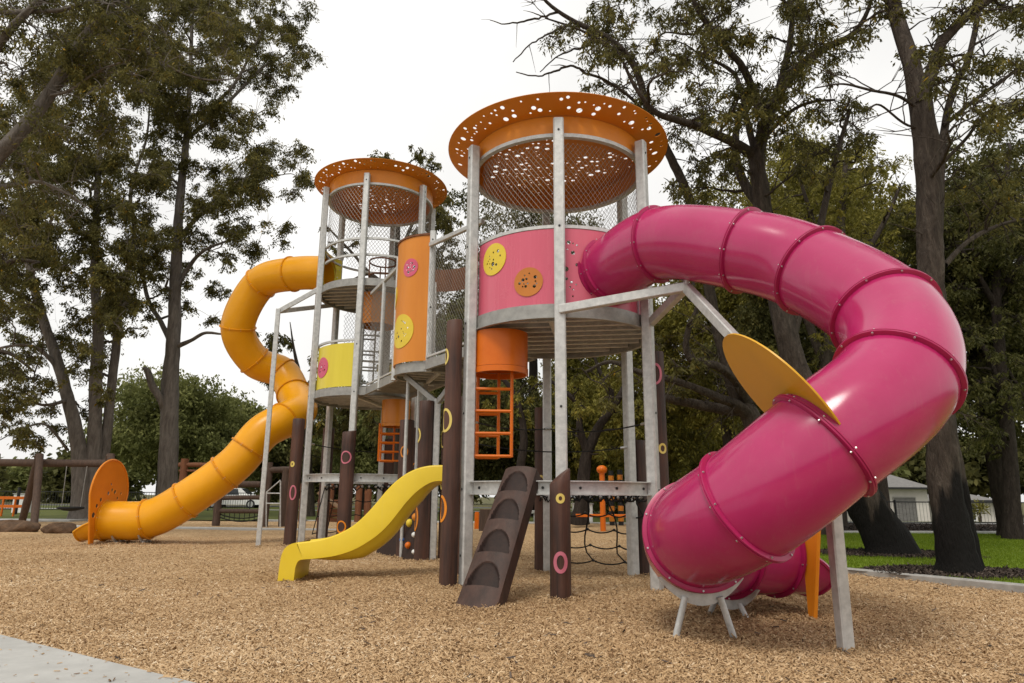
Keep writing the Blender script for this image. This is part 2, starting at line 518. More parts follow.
    def plate(s, uv, tris, fmap, mi=0):
        """solid plate from a flat triangulation; fmap(u, v, side) gives the 3D point on side 0 / 1"""
        n = len(uv)
        vs_ = [fmap(u, v, 0) for u, v in uv] + [fmap(u, v, 1) for u, v in uv]
        fs = [tuple(t) for t in tris] + [tuple(i + n for i in t[::-1]) for t in tris]
        cnt = {}
        for t in tris:
            for i in range(len(t)):
                e = (t[i], t[(i + 1) % len(t)])
                k = (min(e), max(e))
                cnt.setdefault(k, []).append(e)
        for k, es in cnt.items():
            if len(es) == 1:
                a, b = es[0]
                fs.append((b, a, a + n, b + n))
        s.add(vs_, fs, mi)

    def build(s, name, mats, parent=None, smooth=35, label=None, fix=True):
        mats = mats if isinstance(mats, (list, tuple)) else [mats]
        me = bpy.data.meshes.new(name)
        off = root_loc(parent) if parent is not None else Vector((0, 0, 0))
        org = Vector((0, 0, 0))
        V = np.array(s.v, dtype=np.float64)
        if parent is None and len(V):
            org = Vector(((V[:, 0].min() + V[:, 0].max()) / 2, (V[:, 1].min() + V[:, 1].max()) / 2, V[:, 2].min()))
            off = org
        V = V - np.array(off)
        me.from_pydata(V.tolist(), [], s.f)
        for m in mats:
            me.materials.append(m)
        me.polygons.foreach_set("material_index", s.m)
        if fix:
            import bmesh
            bm = bmesh.new()
            bm.from_mesh(me)
            bmesh.ops.remove_doubles(bm, verts=bm.verts, dist=1e-5)
            bmesh.ops.recalc_face_normals(bm, faces=bm.faces)
            bm.to_mesh(me)
            bm.free()
        if smooth:
            me.shade_smooth()
            me.set_sharp_from_angle(angle=R(smooth))
        me.update()
        o = bpy.data.objects.new(name, me)
        col.objects.link(o)
        if parent is not None:
            o.parent = parent
        else:
            o.location = org
        if label:
            o['label'] = label
        return o


def circ(cx, cy, r, n=14, rx=None, ph=0.0):
    rx = rx or r
    return [(cx + rx * math.cos(2 * PI * k / n + ph), cy + r * math.sin(2 * PI * k / n + ph)) for k in range(n)]


def tri2d(outer, holes=(), grid=0.0):
    """triangulate an outline with holes; optional inner grid so that the plate can be bent"""
    vs_, es = [], []
    for loop in [outer] + list(holes):
        n0, n = len(vs_), len(loop)
        vs_ += [Vector(p) for p in loop]
        es += [(n0 + k, n0 + (k + 1) % n) for k in range(n)]
    if grid:
        xs = [p[0] for p in outer]; ys = [p[1] for p in outer]
        def inside(x, y, poly):
            c = False
            for i in range(len(poly)):
                (x1, y1), (x2, y2) = poly[i - 1], poly[i]
                if (y1 > y) != (y2 > y) and x < (x2 - x1) * (y - y1) / (y2 - y1) + x1:
                    c = not c
            return c
        x = min(xs) + grid
        while x < max(xs):
            y = min(ys) + grid
            while y < max(ys):
                if inside(x, y, outer) and not any(inside(x, y, h) for h in holes):
                    vs_.append(Vector((x, y)))
                y += grid
            x += grid
    rv, re, rf, *_ = delaunay_2d_cdt(vs_, es, [], 5 if False else 0, 1e-5)
    tris = []
    def ins(x, y, poly):
        c = False
        for i in range(len(poly)):
            (x1, y1), (x2, y2) = poly[i - 1], poly[i]
            if (y1 > y) != (y2 > y) and x < (x2 - x1) * (y - y1) / (y2 - y1) + x1:
                c = not c
        return c
    for f in rf:
        cx = sum(rv[i].x for i in f) / len(f); cy = sum(rv[i].y for i in f) / len(f)
        if ins(cx, cy, outer) and not any(ins(cx, cy, h) for h in holes):
            tris.append(tuple(f))
    return [(p.x, p.y) for p in rv], tris


def scatter_holes(rnd, n, test, rmin, rmax, gap=0.02):
    out = []
    tries = 0
    while len(out) < n and tries < 6000:
        tries += 1
        p = test(rnd)
        if p is None: continue
        r = rmin + (rmax - rmin) * rnd.random() ** 2.2
        if all(math.hypot(p[0] - q[0], p[1] - q[1]) > r + q[2] + gap for q in out):
            out.append((p[0], p[1], r))
    return out


def cr(pts, n):
    """Catmull-Rom through pts, resampled to about equal steps"""
    P = [Vector(p) for p in pts]
    P = [P[0] * 2 - P[1]] + P + [P[-1] * 2 - P[-2]]
    out = []
    for i in range(1, len(P) - 2):
        for k in range(24):
            t = k / 24
            a, b, c, d = P[i - 1], P[i], P[i + 1], P[i + 2]
            out.append(0.5 * ((2 * b) + (c - a) * t + (2 * a - 5 * b + 4 * c - d) * t * t + (3 * b - a - 3 * c + d) * t ** 3))
    out.append(P[-2])
    L = [0.0]
    for i in range(1, len(out)):
        L.append(L[-1] + (out[i] - out[i - 1]).length)
    res = []
    j = 0
    for k in range(n):
        s = L[-1] * k / (n - 1)
        while j < len(L) - 2 and L[j + 1] < s: j += 1
        t = (s - L[j]) / max(1e-9, L[j + 1] - L[j])
        res.append(out[j].lerp(out[j + 1], min(1, max(0, t))))
    return res


def sag(p, q, d, n=14):
    p, q = Vector(p), Vector(q)
    return [p.lerp(q, k / n) - Vector((0, 0, 4 * d * (k / n) * (1 - k / n))) for k in range(n + 1)]


def numpy_mesh(name, V, F, mat, tint=None, parent=None):
    """V (n,3) world, F (m,4) quads"""
    off = np.array(root_loc(parent)) if parent is not None else np.zeros(3)
    me = bpy.data.meshes.new(name)
    V = (V - off).astype(np.float32)
    me.vertices.add(len(V))
    me.vertices.foreach_set("co", V.ravel())
    k = F.shape[1]
    me.loops.add(F.size)
    me.loops.foreach_set("vertex_index", F.astype(np.int32).ravel())
    me.polygons.add(len(F))
    me.polygons.foreach_set("loop_start", np.arange(0, F.size, k, dtype=np.int32))
    me.polygons.foreach_set("loop_total", np.full(len(F), k, dtype=np.int32))
    me.materials.append(mat)
    if tint is not None:
        a = me.attributes.new("tint", 'FLOAT', 'FACE')
        a.data.foreach_set("value", tint.astype(np.float32))
    me.update(calc_edges=True)
    o = bpy.data.objects.new(name, me)
    col.objects.link(o)
    if parent is not None:
        o.parent = parent
    return o


# ================================================================== THE SETTING
_fr = np.random.default_rng(31)
DENTS = [(-2.75, 9.15, 0.55, -0.055), (2.95, 6.75, 0.5, -0.045), (-9.3, 14.6, 0.8, -0.05), (-0.35, 6.35, 0.35, -0.035), (-3.3, 9.1, 0.5, 0.03), (3.5, 6.5, 0.5, 0.025)]
DENTS += [(_fr.uniform(-5, 6), _fr.uniform(3.2, 11), _fr.uniform(0.09, 0.17), -_fr.uniform(0.010, 0.024)) for _ in range(150)]
DENTS += [(_fr.uniform(-6, 7), _fr.uniform(3.2, 13), _fr.uniform(0.2, 0.5), _fr.uniform(-0.02, 0.022)) for _ in range(70)]


def hgt(x, y):
    """gentle unevenness of the wood chips, with kicked-out hollows and footprints"""
    h = 0.012 * np.sin(x * 1.3 + 0.4 * y) + 0.010 * np.sin(y * 1.7 - 0.6 * x + 1.0) + 0.006 * np.sin(x * 4.1 + y * 3.3)
    for cx, cy, r_, d_ in DENTS:
        k = (np.abs(x - cx) < 3 * r_) & (np.abs(y - cy) < 3 * r_)
        if np.any(k):
            h = h + np.where(k, d_ * np.exp(-((x - cx) ** 2 + (y - cy) ** 2) / r_ ** 2), 0.0)
    return h


def sheet(name, pts, z, mat):
    m = MB()
    m.add([(x, y, z) for x, y in pts], [tuple(range(len(pts)))])
    o = m.build(name, mat, None, smooth=0)
    tag(o, kind='structure')
    return o


def sstep(a, b, t):
    t = min(1.0, max(0.0, (t - a) / (b - a)))
    return t * t * (3 - 2 * t)


def gz(x, y):
    """the land falls a little towards the houses on the right"""
    return -0.75 * sstep(31, 46, y) * sstep(4, 14, x)


def sheetg(name, xs, ys, z, mat, fn=None):
    m = MB()
    rows = []
    for y in ys:
        row = []
        for x in xs:
            X, Y = fn(x, y) if fn else (x, y)
            row.append((X, Y, gz(X, Y) + z))
        rows.append(row)
    m.grid(rows)
    o = m.build(name, mat, None, smooth=60)
    return tag(o, kind='structure')


sheetg("ground", [-500, -200, -80, -30, 0, 4, 6, 8, 10, 12, 14, 30, 60, 120, 250, 500], [-40, 0, 20, 28, 31, 33, 35, 37, 39, 41, 43, 46, 60, 90, 150, 300, 900], -0.06, M_GROUND)
# kerb / lawn line on the right
KA, KB = Vector((3.9, 10.75, 0)), Vector((8.6, 4.7, 0))
K0 = Vector((-1.0, 17.0, 0))
# mulch: fine grid near, clipped on the right by the kerb
gx = np.concatenate([np.linspace(-34, -8.3, 40), np.linspace(-8, 8, 180), np.linspace(8.4, 26, 30)]); gy = np.concatenate([np.linspace(-4, 2.4, 12), np.linspace(2.5, 13, 120), np.linspace(13.3, 27.3, 50)])
nx, ny = len(gx), len(gy)
GX, GY = np.meshgrid(gx, gy)
GZ = hgt(GX, GY)
V = np.stack([GX, GY, GZ], -1).reshape(-1, 3)
ii = np.arange(ny * nx).reshape(ny, nx)
F = np.stack([ii[:-1, :-1], ii[:-1, 1:], ii[1:, 1:], ii[1:, :-1]], -1).reshape(-1, 4)
mul = numpy_mesh("mulch_ground", V, F, M_MULCH)
tag(mul, kind='structure')
for p in mul.data.polygons: p.use_smooth = True

# lawn on the right, raised behind its kerb
LEDGE = [(6.6, 19.7), (5.2, 15.2), (4.35, 12.4), (4.1, 11.0), (4.75, 9.6), (8.6, 4.7), (14, 3)]
lawn_pts = [(p.x, p.y) for p in cr([(a_, b_, 0) for a_, b_ in LEDGE], 60)] + [(26, 3), (40, 19), (40, 23)]
sheet("lawn", lawn_pts, 0.055, M_LAWN)
kp = [Vector((x, y, 0)) for x, y in LEDGE]
kb = MB()
kc = cr(kp, 60)
rows = []
for i, p in enumerate(kc):
    t = (kc[min(i + 1, 59)] - kc[max(i - 1, 0)]).normalized()
    nrm = Vector((t.y, -t.x, 0))
    if nrm.x > 0: nrm = -nrm
    rows.append([p + nrm * 0.07 + Vector((0, 0, -0.05)), p + nrm * 0.07 + Vector((0, 0, 0.065)), p + nrm * 0.055 + Vector((0, 0, 0.08)), p - nrm * 0.055 + Vector((0, 0, 0.08)), p - nrm * 0.07 + Vector((0, 0, 0.065)), p - nrm * 0.07 + Vector((0, 0, -0.05))])
kb.grid(rows)
tag(kb.build("kerb", M_KERB, None, 30), kind='structure')
# back kerb of the lawn
kb = MB()
kb.bar((6.6, 19.75, 0.05), (40, 23.1, 0.05), 0.22, 0.14)
tag(kb.build("kerb", M_CONC, None, 30), kind='structure')
# garden strip behind lawn
sheet("garden_bed", [(5.5, 19.0), (6.6, 19.8), (40, 23.3), (60, 34), (7.5, 28)], 0.045, M_MULCHD)
# concrete path in the near left corner
pa, pb = ground_at(0, 640), ground_at(168, 683)
pa.z = pb.z = 0
pd = (pb - pa)
m = MB()
q = [pa - pd * 6, pb + pd * 1.2, pb + pd * 1.2 + Vector((-3.0, -5.0, 0)), pa - pd * 6 + Vector((-3.0, -5.0, 0))]
for z in (0.035, -0.06):
    pass
vs_ = [(p.x, p.y, 0.035) for p in q] + [(p.x, p.y, -0.08) for p in q]
m.add(vs_, [(0, 1, 2, 3), (0, 4, 5, 1), (1, 5, 6, 2), (2, 6, 7, 3), (3, 7, 4, 0)])
tag(m.build("concrete_path", M_CONC, None, 0), kind='structure')
# narrow concrete edgings further back
for a, b, w in (((-14, 21.6), (-2.6, 20.0), 0.22), ((-9.6, 27.5), (7, 27.0), 0.25), ((-30, 25.5), (-16, 26.2), 1.3)):
    m = MB()
    m.bar((a[0], a[1], -0.02), (b[0], b[1], -0.02), w, 0.16)
    tag(m.build("concrete_edging", M_CONC, None, 30), kind='structure')
# grass beyond
XS = [-70, -40, -20, -10, -4, 0, 4, 6, 8, 10, 12, 14, 20, 30, 45, 70]
sheetg("lawn", XS, [27.35, 29, 31, 33, 35, 37, 39, 41, 43, 46, 52, 58], 0.035, M_PARK)
sheetg("footpath", XS, [44.5, 46], 0.06, M_CONC)
sheetg("footpath", [9, 12, 14, 20, 30, 45, 70], [28.2, 30.2], 0.06, M_CONC)
sheetg("road", [-200, -100] + XS + [120, 200], [59, 67], 0.0, M_ROAD)

# ================================================================== THE PLAY STRUCTURE
NEAR = Vector((0.60, 8.6, 0)); RN = 1.24
FAR = Vector((-3.10, 14.95, 0)); RF = 1.28
A0 = 267.0


def hexp(c, r, k, z=0.0):
    a = R(A0 + 60 * k + ({3: 7.0, 2: 9.0, -2: 14.0, 4: 14.0, 1: -2.5}.get(k, 0.0) if c is NEAR else 0.0))
    return Vector((c[0] + r * math.cos(a), c[1] + r * math.sin(a), z))


def polar(c, r, deg, z=0.0):
    return Vector((c[0] + r * math.cos(R(deg)), c[1] + r * math.sin(R(deg)), z))


def steel_post(root, p, z1, w, ang, name='post', z0=-0.1):
    m = MB()
    m.vpost(p.x, p.y, z0, z1, w, ang=R(ang), c=0.016)
    po = m.build(name, M_GALV, root)
    ca, sa = math.cos(R(ang)), math.sin(R(ang))
    for z in (0.35, 1.08, 1.95, 3.04, 4.02, z1 - 0.16):
        if z0 + 0.05 < z < z1 - 0.1:
            b = MB()
            bx, by = p.x + ca * w / 2, p.y + sa * w / 2
            b.tube([(bx - ca * 0.01, by - sa * 0.01, z), (bx + ca * 0.006, by + sa * 0.006, z)], 0.014, 8)
            b.build('bolt', M_DARK, po, 30)
    return po


def timber_log(root, x, y, z1, r, slope=0.0, sdir=0.0, rings=(), seed=0, name='timber_log', parent_is_part=True):
    """brown stained log standing on end; rings: (facing angle, z, half width, half height, band, colour)"""
    rnd = random.Random(seed)
    ph = [rnd.random() * 6.28 for _ in range(3)]
    def rad(a, z):
        return r * (1 + 0.025 * math.sin(2 * a + ph[0]) + 0.018 * math.sin(3 * a + ph[1] + z) + 0.02 * math.sin(1.3 * z + ph[2]) - 0.02 * z / max(z1, 1))
    m = MB()
    seg, nz = 28, 14
    rows = []
    for i in range(nz + 1):
        row = []
        for k in range(seg):
            a = 2 * PI * k / seg
            ztop = z1 + slope * math.cos(a - sdir) * r
            z = -0.15 + (ztop + 0.15) * i / nz
            q = rad(a, z)
            row.append((x + q * math.cos(a), y + q * math.sin(a), z))
        rows.append(row)
    m.grid(rows, closed_u=True)
    n0 = len(m.v)
    # bevelled rim and cut top
    inner = [(x + (px - x) * 0.93, y + (py - y) * 0.93, pz + 0.012) for px, py, pz in rows[-1]]
    m.grid([rows[-1], inner], closed_u=True)
    m.add(inner, [tuple(range(seg))])
    lg = m.build(name, M_LOG, root, 40)
    for (fa, z, hw, hh, band, mat) in rings:
        t = MB()
        ns = 32
        rr = []
        for s_, off in ((0.0, -0.003), (0.0, 0.006), (1.0, 0.006), (1.0, -0.003)):
            row = []
            for k in range(ns):
                b = 2 * PI * k / ns
                w_ = hw - band * s_; h_ = hh - band * s_
                dz = h_ * math.sin(b); du = w_ * math.cos(b)
                a = R(fa) + du / r
                q = rad(a, z + dz) + off
                row.append((x + q * math.cos(a), y + q * math.sin(a), z + dz))
            rr.append(row)
        t.grid(rr, closed_u=True)
        t.build('painted_ring', mat, lg, 40)
    return lg


def roof(root, c, z, rdisc, rdrum, zdrum, seed):
    """perforated sheet roof: flat disc with a brim, drum wall below it, galvanised hoop under the drum"""
    rnd = random.Random(seed)
    def brim(r_):
        q = rnd.random() * 2 * PI; rr = rdrum + 0.07 + rnd.random() * (rdisc - rdrum - 0.13)
        return rr * math.cos(q), rr * math.sin(q)
    def inner(r_):
        q = rnd.random() * 2 * PI; rr = math.sqrt(rnd.random()) * (rdrum - 0.09)
        x, y = rr * math.cos(q), rr * math.sin(q)
        if math.sin(3.1 * x + seed) + math.sin(3.7 * y + 2 * x) < -0.5: return None
        return x, y
    hs = scatter_holes(rnd, 118, brim, 0.012, 0.038) + scatter_holes(rnd, 150, inner, 0.012, 0.038)
    uv, tr = tri2d(circ(0, 0, rdisc, 96), [circ(x, y, q, 12) for x, y, q in hs], grid=0.25)
    m = MB()
    def fm(u, v, s):
        rr = math.hypot(u, v)
        lift = 0.10 * max(0.0, (rr - rdrum) / (rdisc - rdrum)) ** 1.3
        return (c[0] + u, c[1] + v, z - 0.06 + lift + (0.006 if s else 0.0))
    m.plate(uv, tr, fm)
    d = m.build('roof_disc', M_ROOF, root, 30)
    m = MB()
    m.lathe(c, [(rdrum, zdrum), (rdrum, z - 0.063), (rdrum - 0.006, z - 0.063), (rdrum - 0.006, zdrum), (rdrum, zdrum)], 72)
    m.build('roof_drum', M_ROOF, root, 40)
    m = MB()
    m.lathe(c, [(rdrum - 0.05, zdrum - 0.05), (rdrum + 0.012, zdrum - 0.05), (rdrum + 0.012, zdrum - 0.003), (rdrum - 0.05, zdrum - 0.003), (rdrum - 0.05, zdrum - 0.05)], 72)
    m.build('roof_hoop', M_GALV, root, 40)


def deck(root, c, r, z, skip=None, name='deck', ang=-0.15):
    """round deck seen from below: joist bars, top plate and a curved fascia"""
    m = MB()
    n = int(2 * r / 0.25)
    ca, sa = math.cos(ang), math.sin(ang)
    for k in range(n + 1):
        v = -r + 0.10 + k * 0.25
        if abs(v) >= r: continue
        h = math.sqrt(r * r - v * v) - 0.03
        if h < 0.1: continue
        p = Vector((c[0] - h * ca - v * sa, c[1] - h * sa + v * ca, z - 0.06))
        q = Vector((c[0] + h * ca - v * sa, c[1] + h * sa + v * ca, z - 0.06))
        m.bar(p, q, 0.05, 0.10, mi=0)
    m.bar((c[0] + (r - .1) * sa, c[1] - (r - .1) * ca, z - 0.13), (c[0] - (r - .1) * sa, c[1] + (r - .1) * ca, z - 0.13), 0.07, 0.06, mi=0)
    m.lathe(c, [(0.001, z - 0.006), (r - 0.03, z - 0.006), (r - 0.03, z + 0.004), (0.001, z + 0.004)], 48, mi=1)
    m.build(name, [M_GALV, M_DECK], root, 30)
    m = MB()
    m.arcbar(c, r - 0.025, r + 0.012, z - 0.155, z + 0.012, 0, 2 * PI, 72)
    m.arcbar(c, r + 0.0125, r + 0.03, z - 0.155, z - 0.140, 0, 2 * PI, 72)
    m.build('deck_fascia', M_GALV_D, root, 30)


def curved_panel(root, c, r, a0, a1, z0, z1, mat, discs=(), loose=(), cut=(), name='curved_panel', rim=True):
    """bent sheet from angle a0 to a1 (degrees). discs: (angle, z, radius, colour, seed, rx); loose: extra small holes; cut: big holes"""
    ua = lambda d: R(d) * r
    outer = []
    n = max(6, int((ua(a1) - ua(a0)) / 0.08))
    for k in range(n + 1): outer.append((ua(a0) + (ua(a1) - ua(a0)) * k / n, z0))
    nz = max(2, int((z1 - z0) / 0.15))
    for k in range(1, nz): outer.append((ua(a1), z0 + (z1 - z0) * k / nz))
    for k in range(n + 1): outer.append((ua(a1) + (ua(a0) - ua(a1)) * k / n, z1))
    for k in range(1, nz): outer.append((ua(a0), z1 + (z0 - z1) * k / nz))
    holes = [circ(ua(d[0]), d[1], d[2] * 0.93, 36) for d in discs]
    holes += [circ(ua(a), z, q, 12) for a, z, q in loose]
    holes += [circ(ua(a), z, q, 40) for a, z, q in cut]
    uv, tr = tri2d(outer, holes, grid=0.08)
    bend = lambda rr: (lambda u, v, s: (c[0] + (rr + 0.008 * s) * math.cos(u / r), c[1] + (rr + 0.008 * s) * math.sin(u / r), v))
    m = MB()
    m.plate(uv, tr, bend(r))
    pn = m.build(name, mat, root, 30)
    for d in discs:
        a, z, q, dm, seed = d[:5]
        rnd = random.Random(seed)
        def t(_):
            b = rnd.random() * 2 * PI; g = math.sqrt(rnd.random()) * q * 0.62
            return ua(a) + g * math.cos(b), z + g * math.sin(b)
        hs = scatter_holes(rnd, 13, t, 0.010, 0.032, 0.008)
        uv, tr = tri2d(circ(ua(a), z, q, 36), [circ(x, y, g, 10) for x, y, g in hs], grid=0.08)
        m = MB()
        m.plate(uv, tr, bend(r + 0.0095))
        m.build('disc_insert', dm, pn, 30)
    return pn


def wire_screen(root, fmap, U, Vv, cell=0.055, wr=0.0022, name='mesh_screen', mat=None, aspect=1.35):
    """diamond mesh of wires over a (u, v) sheet of size U x Vv"""
    m = MB()
    step = cell
    slope = aspect
    span = Vv / slope
    for sgn in (1, -1):
        k = -span if sgn > 0 else 0.0
        end = U if sgn > 0 else U + span
        while k < end:
            # line u = k + sgn * v / slope
            v0, v1 = 0.0, Vv
            ub = lambda v: k + sgn * v / slope
            pts = []
            nseg = max(2, int(Vv / 0.12))
            for i in range(nseg + 1):
                v = Vv * i / nseg
                if 0 <= ub(v) <= U: pts.append((ub(v), v))
            if len(pts) >= 2:
                m.tube([fmap(u, v) for u, v in pts], wr, 3, caps=False)
            k += step
    return m.build(name, mat or M_WIRE, root, 0, fix=False)


def cyl_screen(root, c, r, a0, a1, z0, z1, **kw):
    return wire_screen(root, lambda u, v: (c[0] + r * math.cos(R(a0) + u / r), c[1] + r * math.sin(R(a0) + u / r), z0 + v), R(a1 - a0) * r, z1 - z0, **kw)


def ladder_tube(root, x, y, r, z0, z1, zbot, face=0.0, mats=None):
    mt_, ml_ = mats or (M_ORL, M_ORL)
    """short orange cylinder through the deck with a ladder cage under it"""
    m = MB()
    m.lathe((x, y, 0), [(r, z0), (r, z1), (r - 0.012, z1), (r - 0.012, z0), (r, z0)], 48)
    m.build('ladder_hatch', mt_, root, 40)
    m = MB()
    m.lathe((x, y, 0), [(r - 0.02, z0 - 0.075), (r + 0.006, z0 - 0.075), (r + 0.006, z0 - 0.006), (r - 0.02, z0 - 0.006), (r - 0.02, z0 - 0.075)], 48)
    m.build('hatch_lip', mt_, root, 40)
    m = MB()
    ca, sa = math.cos(face), math.sin(face)
    P = lambda u, v, z: Vector((x + u * ca - v * sa, y + u * sa + v * ca, z))
    h = r * 0.78
    for v in (-h * 0.55, h * 0.75):
        off = -0.09 if v < 0 else -0.14
        w = 0.225 if v < 0 else 0.13
        for u in (-w, w):
            m.tube([P(u + off, v, z0 - 0.02), P(u + off, v, zbot)], 0.02, 8)
        n = 4
        for k in range(n):
            z = zbot + 0.01 + (z0 - zbot - 0.12) * k / (n - 0.4)
            m.tube([P(-w + off, v, z), P(w + off, v, z)], 0.019, 8)
    m.build('ladder', ml_, root, 40)


def ring_beam(root, c, r, z, h, ks, name='ring_beam'):
    for k in ks:
        m = MB()
        a0, a1 = R(A0 + 60 * k + 3.2), R(A0 + 60 * (k + 1) - 3.2)
        m.arcbar(c, r - 0.02, r - 0.008, z, z + h, a0, a1, 14)
        m.arcbar(c, r - 0.0079, r + 0.045, z + h - 0.012, z + h, a0, a1, 14)
        m.arcbar(c, r - 0.0079, r + 0.045, z, z + 0.012, a0, a1, 14)
        for t in (0.12, 0.5, 0.88):
            a = a0 + (a1 - a0) * t
            p = Vector((c[0] + r * math.cos(a), c[1] + r * math.sin(a), z + h / 2)); d = Vector((math.cos(a), math.sin(a), 0))
            m.tube([p - d * 0.01, p + d * 0.004], 0.015, 8, mi=1)
        m.build(name, [M_GALV, M_DARK], root, 30)


def rope(root, p, q, d, r=0.009):
    m = MB()
    pts = sag(p, q, d)
    m.tube(pts, r, 6)
    for e, f in ((pts[0], pts[1]), (pts[-1], pts[-2])):
        t = (f - e).normalized()
        m.tube([e, e + t * 0.09], r * 1.7, 8, mi=1)
    m.build('rope', [M_ROPE, M_BOLT], root, 40)


# ---- near tower
tn = thing('play_tower', NEAR, "two-level near play tower with pink panels, galvanised posts and a big perforated orange disc roof", "play tower", "round play towers")
for k in range(6):
    steel_post(tn, hexp(NEAR, RN, k), 5.39, 0.125, A0 + 60 * k)
roof(tn, NEAR, 5.56, 1.49, 1.14, 5.27, 3)
DZ = 3.12
deck(tn, NEAR, 1.16, DZ)
curved_panel(tn, NEAR, 1.13, 207, 264.5, DZ + 0.014, 4.05, M_PINKP,
             discs=[(223.5, 3.79, 0.20, M_YELD, 1), (248.5, 3.42, 0.175, M_ORDULL, 2)])
rnd = random.Random(5)
lo = scatter_holes(rnd, 16, lambda _: (270.5 + rnd.random() * 7.0, 3.22 + rnd.random() * 0.72), 0.010, 0.034, 0.0)
loose = [(a, z, q) for a, z, q in lo]
ok = []
for a, z, q in loose:
    if all(math.hypot((a - b) * R(1) * 1.13, z - z2) > q + q2 + 0.01 for b, z2, q2 in ok): ok.append((a, z, q))
curved_panel(tn, NEAR, 1.13, 268.0, 325.5, DZ + 0.014, 4.05, M_PINKP, loose=ok, cut=[(299.5, 3.58, 0.37)], name='slide_panel')
curved_panel(tn, NEAR, 1.13, 329, 385, DZ + 0.014, 4.05, M_PINKP)
for a0, a1 in ((206, 264), (266, 324), (326, 384), (386, 444), (446, 484)):
    m = MB()
    m.arcbar(NEAR, 1.10, 1.145, 4.055, 4.095, R(a0), R(a1), 16)
    m.build('top_rail', M_GALV, tn, 40)
cyl_screen(tn, NEAR, 1.11, 205, 505, 4.10, 5.16, cell=0.06, wr=0.0023)
ladder_tube(tn, -0.14, 8.22, 0.335, 2.52, 2.955, 1.45, 0.05)
ring_beam(tn, NEAR, 1.2, 1.02, 0.15, (-1, 0, 1, 2, 3))
wob = lambda k, z: hexp(NEAR, RN - 0.06, k, z)
rope(tn, wob(-1, 1.86), wob(3, 1.95), 0.05)
rope(tn, wob(3, 1.95), wob(1, 1.84), 0.07)
rope(tn, wob(-2, 1.68), wob(2, 1.66), 0.09)
pB = hexp(NEAR, RN, 0); pA = hexp(NEAR, RN, -1); pC = hexp(NEAR, RN, 1); pD = hexp(NEAR, RN, 3); pE = hexp(NEAR, RN, 2); pF = hexp(NEAR, RN, -2)
timber_log(tn, pB.x - 0.03, pB.y - 0.16, 1.20, 0.107, slope=0.75, sdir=0.2, seed=1,
           rings=[(268, 0.985, 0.046, 0.05, 0.028, M_RINGY), (266, 0.365, 0.075, 0.105, 0.036, M_RINGP)])
timber_log(tn, pA.x - 0.19, pA.y - 0.02, 3.06, 0.1, slope=0.1, seed=2,
           rings=[(225, 1.86, 0.085, 0.14, 0.028, M_RINGY), (208, 0.86, 0.085, 0.15, 0.028, M_ORF), (205, 2.62, 0.06, 0.10, 0.022, M_RINGY)])
timber_log(tn, pC.x + 0.10, pC.y + 0.12, 2.68, 0.105, slope=0.1, seed=3,
           rings=[(255, 2.42, 0.085, 0.13, 0.028, M_RINGP), (285, 1.55, 0.05, 0.06, 0.024, M_RINGY)])
timber_log(tn, pD.x - 0.08, pD.y + 0.06, 2.25, 0.1, seed=4, rings=[(260, 1.2, 0.07, 0.1, 0.028, M_RINGY)])
timber_log(tn, pE.x + 0.14, pE.y + 0.1, 1.75, 0.1, seed=6)
timber_log(tn, pF.x - 0.02, pF.y + 0.17, 2.3, 0.1, seed=9)

# ---- far tower, three levels
tf = thing('play_tower', FAR, "taller far play tower with yellow panel, two round decks and a perforated orange disc roof", "play tower", "round play towers")
for k in range(6):
    steel_post(tf, hexp(FAR, RF, k), 7.82, 0.125, A0 + 60 * k)
roof(tf, FAR, 8.02, 1.54, 1.20, 7.66, 8)
deck(tf, FAR, 1.22, 3.14)
deck(tf, FAR, 1.22, 5.46, name='upper_deck')
curved_panel(tf, FAR, 1.19, 207, 262.5, 3.17, 4.08, M_YELP, discs=[(222, 3.62, 0.22, M_PINKD, 4)])
curved_panel(tf, FAR, 1.19, 27, 82, 3.17, 4.08, M_YELP)
curved_panel(tf, FAR, 1.19, 147, 203, 5.49, 6.5, M_YELP, cut=[(175, 6.02, 0.36)], name='slide_panel',
             loose=[(150 + 3 * (i % 3), 5.65 + 0.1 * i, 0.02) for i in range(7)])
for z in (4.12, 6.35, 5.98):
    for k in range(-2, 4):
        if z < 4.2 and k in (0, 1): continue
        if z == 5.98 and k == -2: continue
        m = MB()
        m.arcbar(FAR, 1.165, 1.21, z, z + 0.045, R(A0 + 60 * k + 2), R(A0 + 60 * (k + 1) - 2), 16)
        m.build('top_rail', M_GALV, tf, 40)
cyl_screen(tf, FAR, 1.18, 205, 505, 6.42, 7.6, cell=0.085, wr=0.0042)
cyl_screen(tf, FAR, 1.18, 265, 500, 4.2, 5.3, cell=0.085, wr=0.0042)
ladder_tube(tf, -2.95, 14.5, 0.40, 4.68, 5.3, 3.3, 0.3, mats=(M_ORP, M_GALV_D))
m = MB()      # brown hoop guard on the upper deck
for z in (5.75, 6.1):
    m.tube([(-2.90 + 0.30 * math.cos(2 * PI * k / 24), 14.55 + 0.33 * math.sin(2 * PI * k / 24), z) for k in range(24)], 0.018, 6, closed=True)
for k in range(4):
    m.tube([(-2.90 + 0.30 * math.cos(PI / 2 * k + .4), 14.55 + 0.33 * math.sin(PI / 2 * k + .4), z) for z in (5.46, 6.1)], 0.016, 6)
m.build('hoop_guard', M_REDW, tf, 40)
ring_beam(tf, FAR, 1.26, 1.26, 0.16, (-1, 0, 1, 2, 3))
fw = lambda k, z: hexp(FAR, RF - 0.06, k, z)
rope(tf, fw(-1, 2.05), fw(3, 2.0), 0.05, 0.011)
rope(tf, fw(3, 2.0), fw(1, 2.05), 0.06, 0.011)
